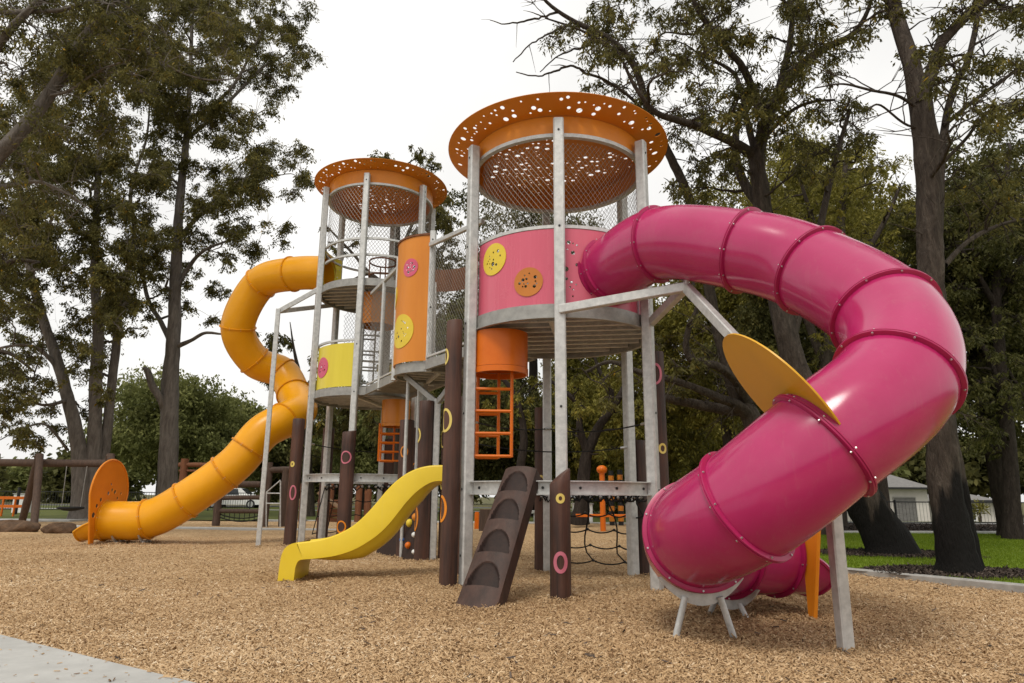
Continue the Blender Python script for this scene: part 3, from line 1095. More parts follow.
qB = hexp(FAR, RF, 0); qA = hexp(FAR, RF, -1); qD = hexp(FAR, RF, 3); qC = hexp(FAR, RF, 1); qF = hexp(FAR, RF, -2); qE = hexp(FAR, RF, 2)
timber_log(tf, qB.x - 0.02, qB.y - 0.17, 2.22, 0.135, seed=11, slope=0.2, sdir=1.0,
           rings=[(262, 1.72, 0.115, 0.125, 0.026, M_RINGP), (258, 0.42, 0.1, 0.115, 0.026, M_ORF)])
timber_log(tf, qA.x - 0.22, qA.y - 0.02, 2.55, 0.125, seed=12,
           rings=[(255, 1.62, 0.05, 0.06, 0.035, M_RINGY), (280, 1.05, 0.07, 0.15, 0.03, M_RINGP)])
timber_log(tf, qF.x - 0.04, qF.y + 0.18, 2.5, 0.125, seed=13)
timber_log(tf, qD.x + 0.16, qD.y + 0.05, 2.3, 0.125, seed=14)
timber_log(tf, qE.x + 0.18, qE.y + 0.05, 2.1, 0.125, seed=15)
timber_log(tf, qC.x + 0.12, qC.y - 0.16, 2.35, 0.125, seed=16,
           rings=[(250, 1.55, 0.08, 0.1, 0.025, M_ORP)])

# ---- bridge between the towers
HUB = Vector((-1.34, 11.55, 0)); RH = 0.65
br = thing('play_bridge', HUB, "raised bridge with grey mesh sides and tall curved orange panel between the two towers", "play bridge")
deck(br, HUB, RH, 3.12, name='hub_deck', ang=0.3)


def walkway(p, q, w, z):
    p, q = Vector(p), Vector(q)
    t = (q - p).normalized(); n = Vector((-t.y, t.x, 0))
    m = MB()
    L = (q - p).length
    k = 0.06
    while k < L:
        c = p + t * k
        m.bar(c - n * (w / 2 - .04) + Vector((0, 0, z - .05)), c + n * (w / 2 - .04) + Vector((0, 0, z - .05)), 0.05, 0.08)
        k += 0.16
    c0, c1 = p + Vector((0, 0, z)), q + Vector((0, 0, z))
    m.bar(c0, c1, w - 0.08, 0.012, mi=1)
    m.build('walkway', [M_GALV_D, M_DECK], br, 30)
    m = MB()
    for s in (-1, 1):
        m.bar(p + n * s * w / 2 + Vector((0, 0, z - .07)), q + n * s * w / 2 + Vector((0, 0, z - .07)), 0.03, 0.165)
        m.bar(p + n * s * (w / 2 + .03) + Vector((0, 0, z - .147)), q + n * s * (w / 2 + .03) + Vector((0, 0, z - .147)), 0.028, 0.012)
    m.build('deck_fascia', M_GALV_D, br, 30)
    return p, q, n, t


W = 0.9
v1 = (NEAR - HUB).normalized()
p1, q1, n1, t1 = walkway(HUB + v1 * 0.62, NEAR - v1 * 1.2, W, 3.118)
v2 = (FAR - HUB).normalized()
p2, q2, n2, t2 = walkway(HUB + v2 * 0.62, FAR - v2 * 1.26, W, 3.123)
# tall curved orange panel in front of the hub, a second behind it
curved_panel(br, HUB, RH + 0.035, 172, 266, 3.14, 5.30, M_ORP,
             discs=[(236, 4.76, 0.16, M_PINKD, 21), (222, 3.68, 0.29, M_YELD, 22), (187, 4.36, 0.2, M_YELD, 23)], name='tall_panel')
m = MB()
m.arcbar(HUB, RH + 0.02, RH + 0.06, 5.303, 5.335, R(171), R(267), 24)
m.build('panel_rim', M_REDW, br, 40)
curved_panel(br, HUB, RH + 0.02, 20, 100, 4.72, 5.15, M_REDW, name='back_panel')
hp = polar(HUB, RH + 0.06, 270)
for a, zt in ((270, 5.36), (168, 5.2), (20, 4.9), (100, 4.9)):
    p = polar(HUB, RH + 0.06, a)
    steel_post(br, p, zt, 0.1, a, z0=2.95)
# leg with a Y strut, other legs
lg = Vector((-1.21, 11.1, 0))
steel_post(br, lg, 2.55, 0.1, 10)
m = MB()
for dx, dy in ((-0.6, 0.35), (0.45, -0.5), (0.25, 0.7)):
    m.bar((lg.x, lg.y, 2.48), (lg.x + dx, lg.y + dy, 2.99), 0.06, 0.09)
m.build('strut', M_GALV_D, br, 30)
steel_post(br, Vector((-1.62, 12.0, 0)), 2.96, 0.1, 10)
timber_log(br, -1.38, 11.1, 2.5, 0.125, seed=31, rings=[(200, 1.95, 0.08, 0.12, 0.026, M_RINGY), (205, 0.66, 0.08, 0.2, 0.03, M_ORP), (265, 0.98, 0.05, 0.035, 0.03, M_RED)])
timber_log(br, -1.02, 11.22, 2.48, 0.12, seed=32, rings=[(225, 1.9, 0.08, 0.14, 0.026, M_RINGY), (230, 1.2, 0.05, 0.1, 0.025, M_RINGY)])
timber_log(br, -1.85, 12.15, 2.3, 0.13, seed=33, rings=[(262, 1.75, 0.07, 0.1, 0.025, M_ORP)])
timber_log(br, -1.75, 11.75, 0.55, 0.14, seed=34)
m = MB()
m.tube([(-1.78, 11.6, -0.05), (-1.78, 11.6, 2.95)], 0.03, 10)
m.build('pole', M_GALV, br, 40)


def rail_side(p, q, za, zb, z0=3.16):
    """mesh screen with a sloping top rail between p and q"""
    p, q = Vector(p), Vector(q)
    L = (q - p).length
    t = (q - p).normalized()
    m = MB()
    m.bar((p.x, p.y, za), (q.x, q.y, zb), 0.06, 0.07)
    m.build('hand_rail', M_GALV, br, 30)
    m = MB()
    m.bar((p.x, p.y, z0 + 0.02), (q.x, q.y, z0 + 0.02), 0.035, 0.035)
    m.build('foot_rail', M_GALV, br, 30)
    wire_screen(br, lambda u, v: (p.x + t.x * u, p.y + t.y * u, z0 + 0.04 + v * ((za + (zb - za) * u / L - z0 - 0.07) / (za - z0 - 0.07))), L, za - z0 - 0.07, cell=0.07, wr=0.0028)


for s in (-1, 1):
    rail_side(p1 + n1 * s * W / 2, q1 + n1 * s * W / 2, 5.1 if s < 0 else 4.9, 4.93)
    rail_side(p2 + n2 * s * W / 2, q2 + n2 * s * W / 2, 5.15, 5.1)
for p in (p2 + n2 * W / 2 + (q2 - p2) * 0.55, p2 - n2 * W / 2 + (q2 - p2) * 0.55):
    steel_post(br, p, 5.12, 0.07, math.degrees(math.atan2(t2.y, t2.x)), z0=2.95)
ladder_tube(tf, -2.40, 14.15, 0.29, 2.46, 2.93, 1.68, 0.2, mats=(M_ORP, M_ORL))


# ---- tube slides
def tube_slide(root, path, rad, flange_at, mats, n=220, bolts=10):
    P = cr(path, n)
    T = [(P[min(i + 1, n - 1)] - P[max(i - 1, 0)]).normalized() for i in range(n)]
    u = T[0].cross(Vector((0, 0, 1))).normalized()
    U = []
    for i in range(n):
        u = (u - T[i] * u.dot(T[i])).normalized()
        U.append(u)
    Wv = [T[i].cross(U[i]) for i in range(n)]
    def near(q):
        q = Vector(q)
        return min(range(n), key=lambda i: (P[i] - q).length)
    idx = [0] + [near(q) for q in flange_at] + [n - 1]
    idx = sorted(set(idx))
    seg = 48
    for a, b in zip(idx[:-1], idx[1:]):
        m = MB()
        rows = []
        for rr, rng_ in ((rad, range(a, b + 1)), (rad - 0.012, range(b, a - 1, -1))):
            for i in rng_:
                rows.append([P[i] + (U[i] * math.cos(2 * PI * k / seg) + Wv[i] * math.sin(2 * PI * k / seg)) * rr for k in range(seg)])
        m.grid(rows, closed_u=True, closed_v=True)
        m.build('tube_section', mats[0], root, 40)
    for i in idx:
        m = MB()
        prof = [(-0.020, 0.001), (-0.016, 0.024), (-0.013, 0.032), (-0.003, 0.033), (-0.001, 0.027), (0.001, 0.027), (0.003, 0.033), (0.013, 0.032), (0.016, 0.024), (0.020, 0.001)]
        rows = [[P[i] + T[i] * s + (U[i] * math.cos(2 * PI * k / seg) + Wv[i] * math.sin(2 * PI * k / seg)) * (rad + h) for k in range(seg)] for s, h in prof]
        m.grid(rows, closed_u=True)
        for k in range(bolts):
            a = 2 * PI * (k + 0.3) / bolts
            d = U[i] * math.cos(a) + Wv[i] * math.sin(a)
            m.tube([P[i] + d * (rad + 0.020) - T[i] * 0.025, P[i] + d * (rad + 0.020) + T[i] * 0.025], 0.0075, 6, mi=1)
        m.build('flange', [mats[1], M_BOLT], root, 40)
    return P, T, U, Wv, idx


def fin(root, c, ax, outline, hole, mat, name, th=0.02, rim=0.022, dots=(), holec=(0, 0), slot=None):
    """flat plate across the tube: outline in (side, up) coordinates around point c, normal ax"""
    ax = Vector(ax).normalized()
    sd = ax.cross(Vector((0, 0, 1))).normalized()
    up = sd.cross(ax).normalized()
    uv, tr = tri2d(outline, ([circ(holec[0], holec[1], hole, 40)] if hole else []) + [circ(x, y, q, 10) for x, y, q in dots] + ([[(-hole * .93, slot), (hole * .93, slot), (hole * .93, -0.1), (-hole * .93, -0.1)]] if slot else []))
    m = MB()
    f = lambda u, v, s: Vector(c) + sd * u + up * v + ax * (th * (s - 0.5))
    m.plate(uv, tr, f)
    if rim:
        ro = outline[-2:] + outline[:27]
        m.tube([Vector(c) + sd * u + up * v for u, v in ro], rim, 8)
    return m.build(name, mat, root, 30)


def exit_outline(hw, top, bot, hwb):
    o = []
    yc = top - hw
    for k in range(25):
        a = PI * k / 24
        o.append((hw * math.cos(a), yc + hw * math.sin(a)))
    o += [(-hw + 0.0 - (hwb - hw) * 0.4, yc + (bot - yc) * 0.4), (-hwb, bot), (-hwb + 0.1, bot)]
    o += [(hwb - 0.1, bot), (hwb, bot), (hw + (hwb - hw) * 0.4, yc + (bot - yc) * 0.4)]
    return o


def lip(root, c, ax, rad, length, mat):
    """open half-pipe run-out beyond the fin"""
    ax = Vector(ax).normalized()
    sd = ax.cross(Vector((0, 0, 1))).normalized()
    up = sd.cross(ax).normalized()
    m = MB()
    rows = []
    for rr, ks in ((rad, range(9)), (rad - 0.02, range(8, -1, -1))):
        for k in ks:
            s = k / 8
            a0 = R(180 + 2 + 30 * s ** 1.6); a1 = R(360 - 2 - 30 * s ** 1.6)
            fl = 1 + 0.06 * s * s
            rows.append([Vector(c) + ax * (0.012 + s * length) + (sd * math.cos(a0 + (a1 - a0) * j / 24) + up * math.sin(a0 + (a1 - a0) * j / 24)) * rr * fl for j in range(25)])
    m.grid(rows, closed_v=True)
    for e in (0, 24):
        m.tube([r[e] for r in rows[:9]], 0.02, 6)
    m.tube(rows[8], 0.02, 6)
    m.build('exit_lip', mat, root, 40)


def cradle(root, c, ax, rad, foot=0.55, spread=0.13):
    """galvanised saddle plate under the tube on two splayed legs"""
    ax = Vector(ax); ax = Vector((ax.x, ax.y, 0)).normalized()
    sd = ax.cross(Vector((0, 0, 1))).normalized()
    c = Vector(c)
    m = MB()
    rows = []
    for s in (-0.012, 0.012):
        rows.append([c + ax * s + (sd * math.cos(R(a)) + Vector((0, 0, 1)) * math.sin(R(a))) * (rad + 0.03) for a in np.linspace(226, 314, 17)])
        rows.append([c + ax * s + (sd * math.cos(R(a)) * (rad + 0.03 + 0.05 * math.cos(R((a - 270) * 0.75))) + Vector((0, 0, 1)) * math.sin(R(a)) * (rad + 0.03 + 0.085 * math.cos(R((a - 270) * 1.9)))) for a in np.linspace(226, 314, 17)])
    m.grid([rows[0], rows[1], rows[3], rows[2]], closed_v=True)
    m.build('saddle', M_GALV, root, 30)
    for s in (-1, 1):
        m = MB()
        p = c + sd * s * spread + Vector((0, 0, -rad - 0.05))
        q = Vector((c.x + sd.x * s * foot * 0.5, c.y + sd.y * s * foot * 0.5, -0.12)) - ax * 0.03
        m.tube([p - ax * 0.03, q], 0.025, 10)
        m.build('leg', M_GALV, root, 40)


TR = 0.392
ps = thing('tube_slide', (2.2, 5.3, 0), "big glossy pink tube slide spiralling down from the near tower in the foreground", "tube slide", "tube slides")
a295 = R(299.5)
f0 = Vector((NEAR.x + 1.04 * math.cos(a295), NEAR.y + 1.04 * math.sin(a295), 3.57))
f1 = Vector((NEAR.x + 1.16 * math.cos(a295), NEAR.y + 1.16 * math.sin(a295), 3.585))
PINK_PTS = [f0, (1.58, 6.95, 3.67), (2.27, 6.27, 3.34), (2.69, 5.85, 3.00), (2.91, 5.14, 2.38), (2.68, 4.70, 1.82), (2.08, 4.58, 1.36), (1.62, 4.80, 0.96), (1.42, 5.36, 0.73), (1.60, 6.08, 0.58), (1.97, 6.53, 0.53), (2.47, 6.748, 0.52)]
PINK_FL = [f1] + [PINK_PTS[i] for i in (1, 2, 3, 4, 5, 6, 7, 8, 9, 10)]
PP, PT, PU, PW, PI_ = tube_slide(ps, PINK_PTS, TR, PINK_FL, (M_PINK, M_PINKF))
i6 = min(range(len(PP)), key=lambda i: (PP[i] - Vector(PINK_PTS[6])).length)
fin(ps, PP[i6] - PT[i6] * 0.055, PT[i6], circ(0.12, 0.37, 0.585, 56), TR + 0.004, M_FINY, 'round_fin', rim=0, th=0.012)
EX = Vector((0.92, 0.39, 0)).normalized()
EXC = Vector((2.50, 6.76, 0.52))
fin(ps, EXC, EX, exit_outline(0.62, 1.72 - 0.52, -0.56, 0.43), TR + 0.005, M_ORF, 'exit_fin', slot=-1.0, dots=[(0.1 + 0.11 * i * (-1) ** i, 0.62 + 0.05 * (i % 3), 0.022) for i in range(4)])
lip(ps, EXC, EX, TR, 0.36, M_PINK)
cradle(ps, PP[PI_[9]], PT[PI_[9]], TR, 0.50, 0.13)
cradle(ps, PP[PI_[11]], PT[PI_[11]], TR, 0.5, 0.13)
# support mast and arm
mast = Vector((2.26, 4.93, 0))
m = MB()
m.vpost(mast.x, mast.y, -0.1, 1.50, 0.088, ang=0.2, c=0.01)
m.build('mast', M_GALV, ps, 30)
apex = at(686, 287, 6.75)
m = MB()
m.bar(apex, (mast.x, mast.y, 1.44), 0.08, 0.10)
m.bar(hexp(NEAR, RN + 0.05, 0, 3.03), apex, 0.075, 0.10)
m.bar(hexp(NEAR, RN + 0.05, 1, 3.03), apex, 0.075, 0.10)
m.bar(apex + Vector((0, 0, -0.02)), apex + Vector((0, 0, 0.16)), 0.12, 0.03)
m.build('support_arm', M_GALV, ps, 30)

ts = thing('tube_slide', (-6.3, 15.3, 0), "tall orange tube slide winding down from the upper deck of the far tower", "tube slide", "tube slides")
g0 = polar(FAR, 1.195, 175, 6.02)
OR_SPEC = [(293, 274, 15.25), (260, 284, 15.75), (238, 327, 16.0), (255, 361, 16.5), (282, 372.5, 16.8), (294, 394, 16.5), (300, 410, 15.85), (285, 420, 15.3), (262, 433, 15.0), (234, 465, 14.85), (184, 501, 14.75), (148, 519, 14.75)]
ORP = [g0] + [at(*q) for q in OR_SPEC]
fx = at(106, 521, 14.7)
fx.z = max(fx.z, 0.46)
ORP.append(fx)
OFL = [ORP[1], ORP[2], ORP[3], ORP[4], ORP[5], ORP[6], ORP[8], at(247, 447, 14.9), at(221, 470, 14.8), ORP[11], ORP[12]]
OP, OT, OU, OW, OI = tube_slide(ts, ORP, TR, OFL, (M_ORT, M_ORTF))
oax = Vector((-1, -0.03, 0)).normalized()
fin(ts, fx, oax, exit_outline(0.72, 1.70 - fx.z, -fx.z - 0.03, 0.50), TR + 0.005, M_ORF, 'exit_fin', slot=-1.0,
    th=0.007, dots=[(-0.05, 0.55, 0.042), (0.08, 0.62, 0.035), (0.2, 0.58, 0.042), (0.02, 0.74, 0.028), (-0.3, 0.42, 0.042), (0.45, 0.55, 0.028), (-0.42, 0.30, 0.042), (-0.5, 0.12, 0.056), (0.33, 0.45, 0.031)])
lip(ts, fx, oax, TR, 0.42, M_ORT)
cradle(ts, OP[OI[-2]], OT[OI[-2]], TR, 0.6, 0.14)
m2 = OP[OI[-2]].lerp(fx, 0.62)
cradle(ts, m2, oax, TR, 0.5, 0.14)
omast = at(258, 547, 14.0)
otop = 4.85
m = MB()
m.vpost(omast.x, omast.y, -0.1, otop, 0.095, ang=0.3, c=0.012)
m.build('mast', M_GALV, ts, 30)
m = MB()
m.bar((omast.x, omast.y, otop - 0.05), hexp(FAR, RF, -1, 5.42), 0.075, 0.10)
m.bar((omast.x, omast.y, otop - 0.05), hexp(FAR, RF, -2, 5.42), 0.075, 0.10)
m.build('support_arm', M_GALV, ts, 30)

# ---- yellow wave slide
Y0, Y1 = 8.8, 9.42
ws = thing('wave_slide', (-1.7, 9.05, 0), "short bright yellow wave slide between the brown logs of the near tower", "slide")
TOPPX = [(446, 465), (432, 465.3), (420, 467.5), (408, 472.5), (396, 481), (386, 491), (376, 503), (366, 514), (355, 524), (342, 532), (326, 538), (310, 541), (297, 542.5)]
BOTPX = [(446, 481), (434, 481.5), (425, 485.5), (415, 493), (406, 502.5), (397, 514), (388, 525), (378, 534.5), (366, 543), (352, 550.5), (334, 556), (316, 558.5), (303, 559.5)]
def xz(p):
    q = at(p[0], p[1], Y0)
    return q.x, q.z
tp = [xz(p) for p in TOPPX]; bp = [xz(p) for p in BOTPX]
def smooth2(ps_, n):
    return [(p.x, p.z) for p in cr([(x, 0, z) for x, z in ps_], n)]
tp, bp = smooth2(tp, 44), smooth2(bp, 44)
m = MB()
rows = []
wd = Y1 - Y0
for (tx, tz), (bx, bz) in zip(tp, bp):
    bedz = tz - 0.13
    sec = []
    # outer left skin, lip, trough, lip, outer right skin, hollow underside
    for yy, x, z in ((0.0, bx, bz), (0.0, tx, tz - 0.02), (0.006, tx, tz - 0.006), (0.02, tx, tz), (0.045, tx, tz - 0.004), (0.058, tx, tz - 0.025), (0.075, tx, bedz + 0.02), (0.11, tx, bedz),
                     (wd - 0.11, tx, bedz), (wd - 0.075, tx, bedz + 0.02), (wd - 0.058, tx, tz - 0.025), (wd - 0.045, tx, tz - 0.004), (wd - 0.02, tx, tz), (wd - 0.006, tx, tz - 0.006), (wd, tx, tz - 0.02), (wd, bx, bz),
                     (wd - 0.03, bx, bz - 0.004), (wd - 0.06, bx + (tx - bx) * .3, bz + 0.012), (0.06, bx + (tx - bx) * .3, bz + 0.012), (0.03, bx, bz - 0.004)):
        sec.append((x, Y0 + yy, z))
    # deeper rounded belly between the skirts
    nb = len(rows)
    bel = 0.13 * min(1.0, nb / 8.0) * min(1.0, (43 - nb) / 14.0)
    dxz = Vector((bx - tx, 0, bz - tz)).normalized()
    belly = [(bx + dxz.x * bel * w_, Y0 + f_ * wd, bz + dxz.z * bel * w_) for f_, w_ in ((0.86, 0.55), (0.72, 0.95), (0.5, 1.05), (0.28, 0.95), (0.14, 0.55))]
    sec = sec[:-2]
    sec[-1] = (bx, Y0 + wd - 0.03, bz + 0.01)
    sec = sec[:-1] + [(bx, Y0 + wd - 0.02, bz + 0.006)] + belly + [(bx, Y0 + 0.02, bz + 0.006)]
    rows.append(sec)
m.grid(rows, closed_u=True)
m.add(rows[0], [tuple(range(len(rows[0])))])
m.build('chute', M_YEL, ws, 50)
# rolled end that turns down into the chips
ex, ez = tp[-1]; bx_, bz_ = bp[-1]
m = MB()
rows = []
arc_t = [(ex, ez)] + [xz(p) for p in ((291, 544), (285, 548), (281.5, 555), (279.5, 565), (277.5, 581))]
arc_b = [(bx_, bz_)] + [xz(p) for p in ((299, 560.5), (296.5, 564), (295, 569), (294.3, 575), (293.5, 581))]
arc_t, arc_b = smooth2(arc_t, 18), smooth2(arc_b, 18)
for (tx, tz), (bx, bz) in zip(arc_t, arc_b):
    rows.append([(bx, Y0, bz), (tx, Y0, tz), (tx, Y0 + 0.02, tz), (tx, Y1 - 0.02, tz), (tx, Y1, tz), (bx, Y1, bz), (bx, Y1 - 0.03, bz), (bx, Y0 + 0.03, bz)])
m.grid(rows, closed_u=True)
m.build('rolled_end', M_YEL, ws, 50)
m = MB()
m.bar((tp[0][0] + 0.03, Y0 + 0.1, 1.15), (tp[0][0] + 0.03, Y1 - 0.1, 1.15), 0.1, 0.16)
pass
m.build('support_leg', M_GALV_D, ws, 30)

# ---- climbing ramp: leaning moulded log with scooped footholds
rb0, rb1 = at(474, 611, 6.60), at(521, 469, 7.50)
rb0.z = -0.03
cl = thing('climbing_ramp', (rb0.x, rb0.y, 0), "dark brown leaning climbing ramp with four scooped footholds", "climbing ramp")
tdir = (rb1 - rb0).normalized()
sdv = tdir.cross(Vector((0, 0, 1))).normalized()          # to the right
ndv = sdv.cross(tdir).normalized()                         # outward face normal (up / front)
if ndv.y > 0: ndv = -ndv
L = (rb1 - rb0).length
WR = 0.215
nu, nv = 40, 170
steps = [0.15, 0.37, 0.595, 0.81]
def face(u, s):
    """height of the front face at width u (-1..1) and length s (0..1)"""
    h = 0.055 * (1 - u * u) ** 0.6 if abs(u) < 1 else 0.0
    return h
m = MB()
rows = []
scoop = np.zeros((nv + 1, nu + 1))
for i in range(nv + 1):
    s = i / nv
    row = []
    for k in range(nu + 1):
        u = -1 + 2 * k / nu
        h = 0.05 * max(0.0, 1 - abs(u) ** 2.5)
        for st in steps:
            ds = s - st
            hgt_ = 0.15
            if 0 <= ds < hgt_:
                halfw = 0.82 * math.sqrt(max(0.0, 1 - (ds / hgt_) ** 2))
                if abs(u) < halfw:
                    d_ = 0.075 * (1 - ds / hgt_) ** 0.6 * min(1.0, (halfw - abs(u)) / 0.10)
                    scoop[i, k] = d_
                    h -= d_
        p = rb0 + tdir * (s * L) + sdv * (u * WR * (1 - 0.14 * s)) + ndv * h
        row.append(p)
    rows.append(row)
n0 = len(m.v)
m.grid(rows)
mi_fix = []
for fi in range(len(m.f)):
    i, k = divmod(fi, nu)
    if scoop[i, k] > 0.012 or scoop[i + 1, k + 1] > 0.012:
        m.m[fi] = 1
# sides and back
bk = [[p - ndv * 0.15 for p in r] for r in rows]
for e in (0, nu):
    m.grid([[r[e] for r in rows], [b[e] for b in bk]])
m.grid([bk_ for bk_ in bk], flip=True)
for e in (0, nv):
    m.grid([rows[e], bk[e]])
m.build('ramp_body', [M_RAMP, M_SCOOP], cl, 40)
m = MB()
m.bar(rb1 - tdir * 0.25 - ndv * 0.18 , rb1 - tdir * 0.25 - ndv * 0.30 , 0.2, 0.1)
m.build('bracket', M_GALV_D, cl, 30)

# ---- dark climbing wall with coloured holds under the bridge
w0, w1 = Vector((-2.35, 12.6, -0.05)), Vector((-1.42, 11.02, -0.05))
cw = thing('climbing_wall', ((w0.x + w1.x) / 2, (w0.y + w1.y) / 2, 0), "low dark brown climbing wall with red, orange and white holds under the bridge", "climbing wall")
tw = (w1 - w0); Lw = tw.length; tw.normalize(); nw = Vector((tw.y, -tw.x, 0)).normalized()
if nw.y > 0: nw = -nw
out = [(0, 0), (Lw, 0), (Lw, 1.5), (Lw * 0.75, 1.42), (Lw * 0.45, 0.95), (Lw * 0.2, 0.4), (0.02, 0.2)]
uv, tr = tri2d(out)
m = MB()
m.plate(uv, tr, lambda u, v, s: w0 + tw * u + Vector((0, 0, v)) + nw * (0.08 * (s - 0.5)) - nw * 0.16 * v)
m.build('wall_panel', M_SCOOP, cw, 30)
rnd = random.Random(77)
for (u, v, r_, mt) in ((0.93, 1.05, 0.06, M_RED), (0.84, 0.72, 0.07, M_ORP), (0.88, 0.45, 0.05, M_WHITE), (0.72, 0.62, 0.06, M_YELD), (0.62, 0.35, 0.05, M_BLUE), (0.78, 0.28, 0.055, M_ORL), (0.5, 0.55, 0.05, M_RED), (0.66, 0.95, 0.05, M_WHITE), (0.94, 0.2, 0.045, M_WHITE)):
    m = MB()
    p = w0 + tw * (u * Lw) + Vector((0, 0, v)) - nw * 0.16 * v + nw * 0.06
    m.ball(p, r_, n=5, sz=0.8 + 0.4 * rnd.random())
    m.build('climbing_hold', mt, cw, 40)

# ---- black cargo net hanging at the back of the near tower
cn = thing('cargo_net', polar(NEAR, 1.35, 55), "black rope cargo net hanging below the ring beam at the back of the near tower", "cargo net")
m = MB()
def netp(a, t):
    """a: angle degrees, t: 0 top .. 1 bottom"""
    return polar(NEAR, 1.15 + 0.55 * t ** 1.2, a, 1.04 - 0.92 * t)
hs_ = [0.05, 0.28, 0.52, 0.76, 1.0]
AN = [12, 26, 40, 54, 70, 86]
for t in hs_:
    for a, b in zip(AN[:-1], AN[1:]):
        m.tube(sag(netp(a, t), netp(b, t), 0.045, 8), 0.0105, 6)
for k, a in enumerate(AN):
    m.tube([netp(a + 3 * math.sin(5 * t + k), t) if 0 < t < 1 else netp(a, t) for t in np.linspace(0, 1, 9)], 0.0105, 6)
for a in AN:
    for t in hs_:
        m.ball(netp(a, t), 0.021, mi=1, n=4)
m.build('rope_mesh', [M_ROPE, M_DARK], cn, 40)
m = MB()
rc = random.Random(3)
for k in range(2):
    pts = [polar(NEAR, 1.16 + rc.uniform(-.05, .05), a, 1.0 + 0.05 * math.sin(a * 0.9 + k * 2) - 0.02 * k) for a in np.linspace(22, 100, 40)]
    m.tube(pts, 0.012, 6)
for a in np.linspace(24, 98, 12):
    m.ball(polar(NEAR, 1.18, a, 1.0), 0.028, mi=1, n=4)
m.build('top_rope', [M_ROPE, M_BOLT], cn, 40)
fn = thing('cargo_net', polar(FAR, 1.3, 300), "black rope cargo net with silver clips hanging under the far tower's beam", "cargo net")
m = MB()
for k in range(2):
    m.tube([polar(FAR, 1.2, a, 1.2 + 0.05 * math.sin(a * 0.7 + k * 2) - 0.04 * k) for a in np.linspace(25, 150, 50)], 0.014, 6)
for a in np.linspace(25, 150, 18):
    m.ball(polar(FAR, 1.2, a, 1.2), 0.032, mi=1, n=4)
for a in np.linspace(30, 150, 9):
    m.tube([polar(FAR, 1.2 + 0.3 * t, a, 1.2 - 1.05 * t) for t in (0, .5, 1)], 0.011, 6)
for t in (.3, .6, .95):
    m.tube([polar(FAR, 1.2 + 0.3 * t, a, 1.2 - 1.05 * t - 0.03 * abs(math.sin(a * .2))) for a in np.linspace(30, 150, 40)], 0.011, 6)
m.build('rope_mesh', [M_ROPE, M_BOLT], fn, 40)

# ================================================================== TREES
class Leaves:
    def __init__(s):
        s.P, s.D, s.L, s.W, s.T = [], [], [], [], []

    def clump(s, c, r, n, ll, lw, hang=0.8, flat=0.75, per=11, tint=None, spread=0.16, shell=0.5):
        """n sprigs of leaves inside an uneven ellipsoid"""
        g = rng.normal(size=(n, 3)); g /= np.linalg.norm(g, axis=1)[:, None]
        rad = rng.random(n) ** shell
        wob = 1 + 0.28 * np.sin(3 * g[:, 0] + c[0] * 5) * np.cos(2.5 * g[:, 1] + c[2] * 3)
        ctr = g * (rad * r * wob)[:, None] * np.array([1, 1, flat]) + np.array(c)
        base_t = (rng.random() * 0.45 + 0.2) if tint is None else tint
        st = np.clip(base_t + rng.normal(size=n) * 0.13, 0, 0.93)
        m = n * per
        sg = rng.normal(size=(n, 3)) * 0.75
        sg[:, 2] = sg[:, 2] * 0.5 - hang * 0.8
        sg /= np.linalg.norm(sg, axis=1)[:, None]
        sg = np.repeat(sg, per, 0)
        tt = np.tile(np.linspace(-0.4, 1.0, per), n)[:, None]
        cc = np.repeat(ctr, per, 0) + sg * tt * spread * 2.1 + rng.normal(size=(m, 3)) * spread * 0.33
        d = rng.normal(size=(m, 3)) * 0.8 + sg * 0.7
        d /= np.linalg.norm(d, axis=1)[:, None]
        d[:, 2] = d[:, 2] * (1 - hang) - hang
        d /= np.linalg.norm(d, axis=1)[:, None]
        s.P.append(cc); s.D.append(d)
        s.L.append(ll * (0.6 + 0.8 * rng.random(m))); s.W.append(lw * (0.7 + 0.6 * rng.random(m)))
        s.T.append(np.clip(np.repeat(st, per) + rng.normal(size=m) * 0.1, 0, 0.97))

    def build(s, name, mat, parent):
        P = np.concatenate(s.P); D = np.concatenate(s.D); L = np.concatenate(s.L)[:, None]; W = np.concatenate(s.W)[:, None]; T = np.concatenate(s.T)
        rv = rng.normal(size=P.shape)
        S = np.cross(D, rv); S /= np.linalg.norm(S, axis=1)[:, None]
        N = np.cross(D, S)
        V = np.stack([P, P + D * L * 0.45 + S * W + N * W * 0.3, P + D * L, P + D * L * 0.45 - S * W + N * W * 0.3], 1).reshape(-1, 3)
        F = np.arange(len(V)).reshape(-1, 4)
        T = np.where(rng.random(len(T)) < 0.004, 1.0, T)
        return numpy_mesh(name, V, F, mat, T, parent)


def limb_path(pts, jit=0.0, n=None, rnd=random):
    """pts: (Vector, radius) -> smoothed list"""
    P = cr([p for p, r in pts], n or max(8, 5 * len(pts)))
    m = len(P)
    # radius by arc length between given nodes
    seg = [0.0]
    for i in range(1, len(pts)): seg.append(seg[-1] + (pts[i][0] - pts[i - 1][0]).length)
    out = []
    for i, p in enumerate(P):
        s = seg[-1] * i / (m - 1)
        j = max(k for k in range(len(seg)) if seg[k] <= s + 1e-9)
        j = min(j, len(seg) - 2)
        t = (s - seg[j]) / max(1e-6, seg[j + 1] - seg[j])
        r = pts[j][1] + (pts[j + 1][1] - pts[j][1]) * min(1, t)
        if jit and 0 < i < m - 1:
            p = p + Vector((rnd.uniform(-1, 1), rnd.uniform(-1, 1), rnd.uniform(-1, 1))) * r * jit
        out.append((p, r))
    return out


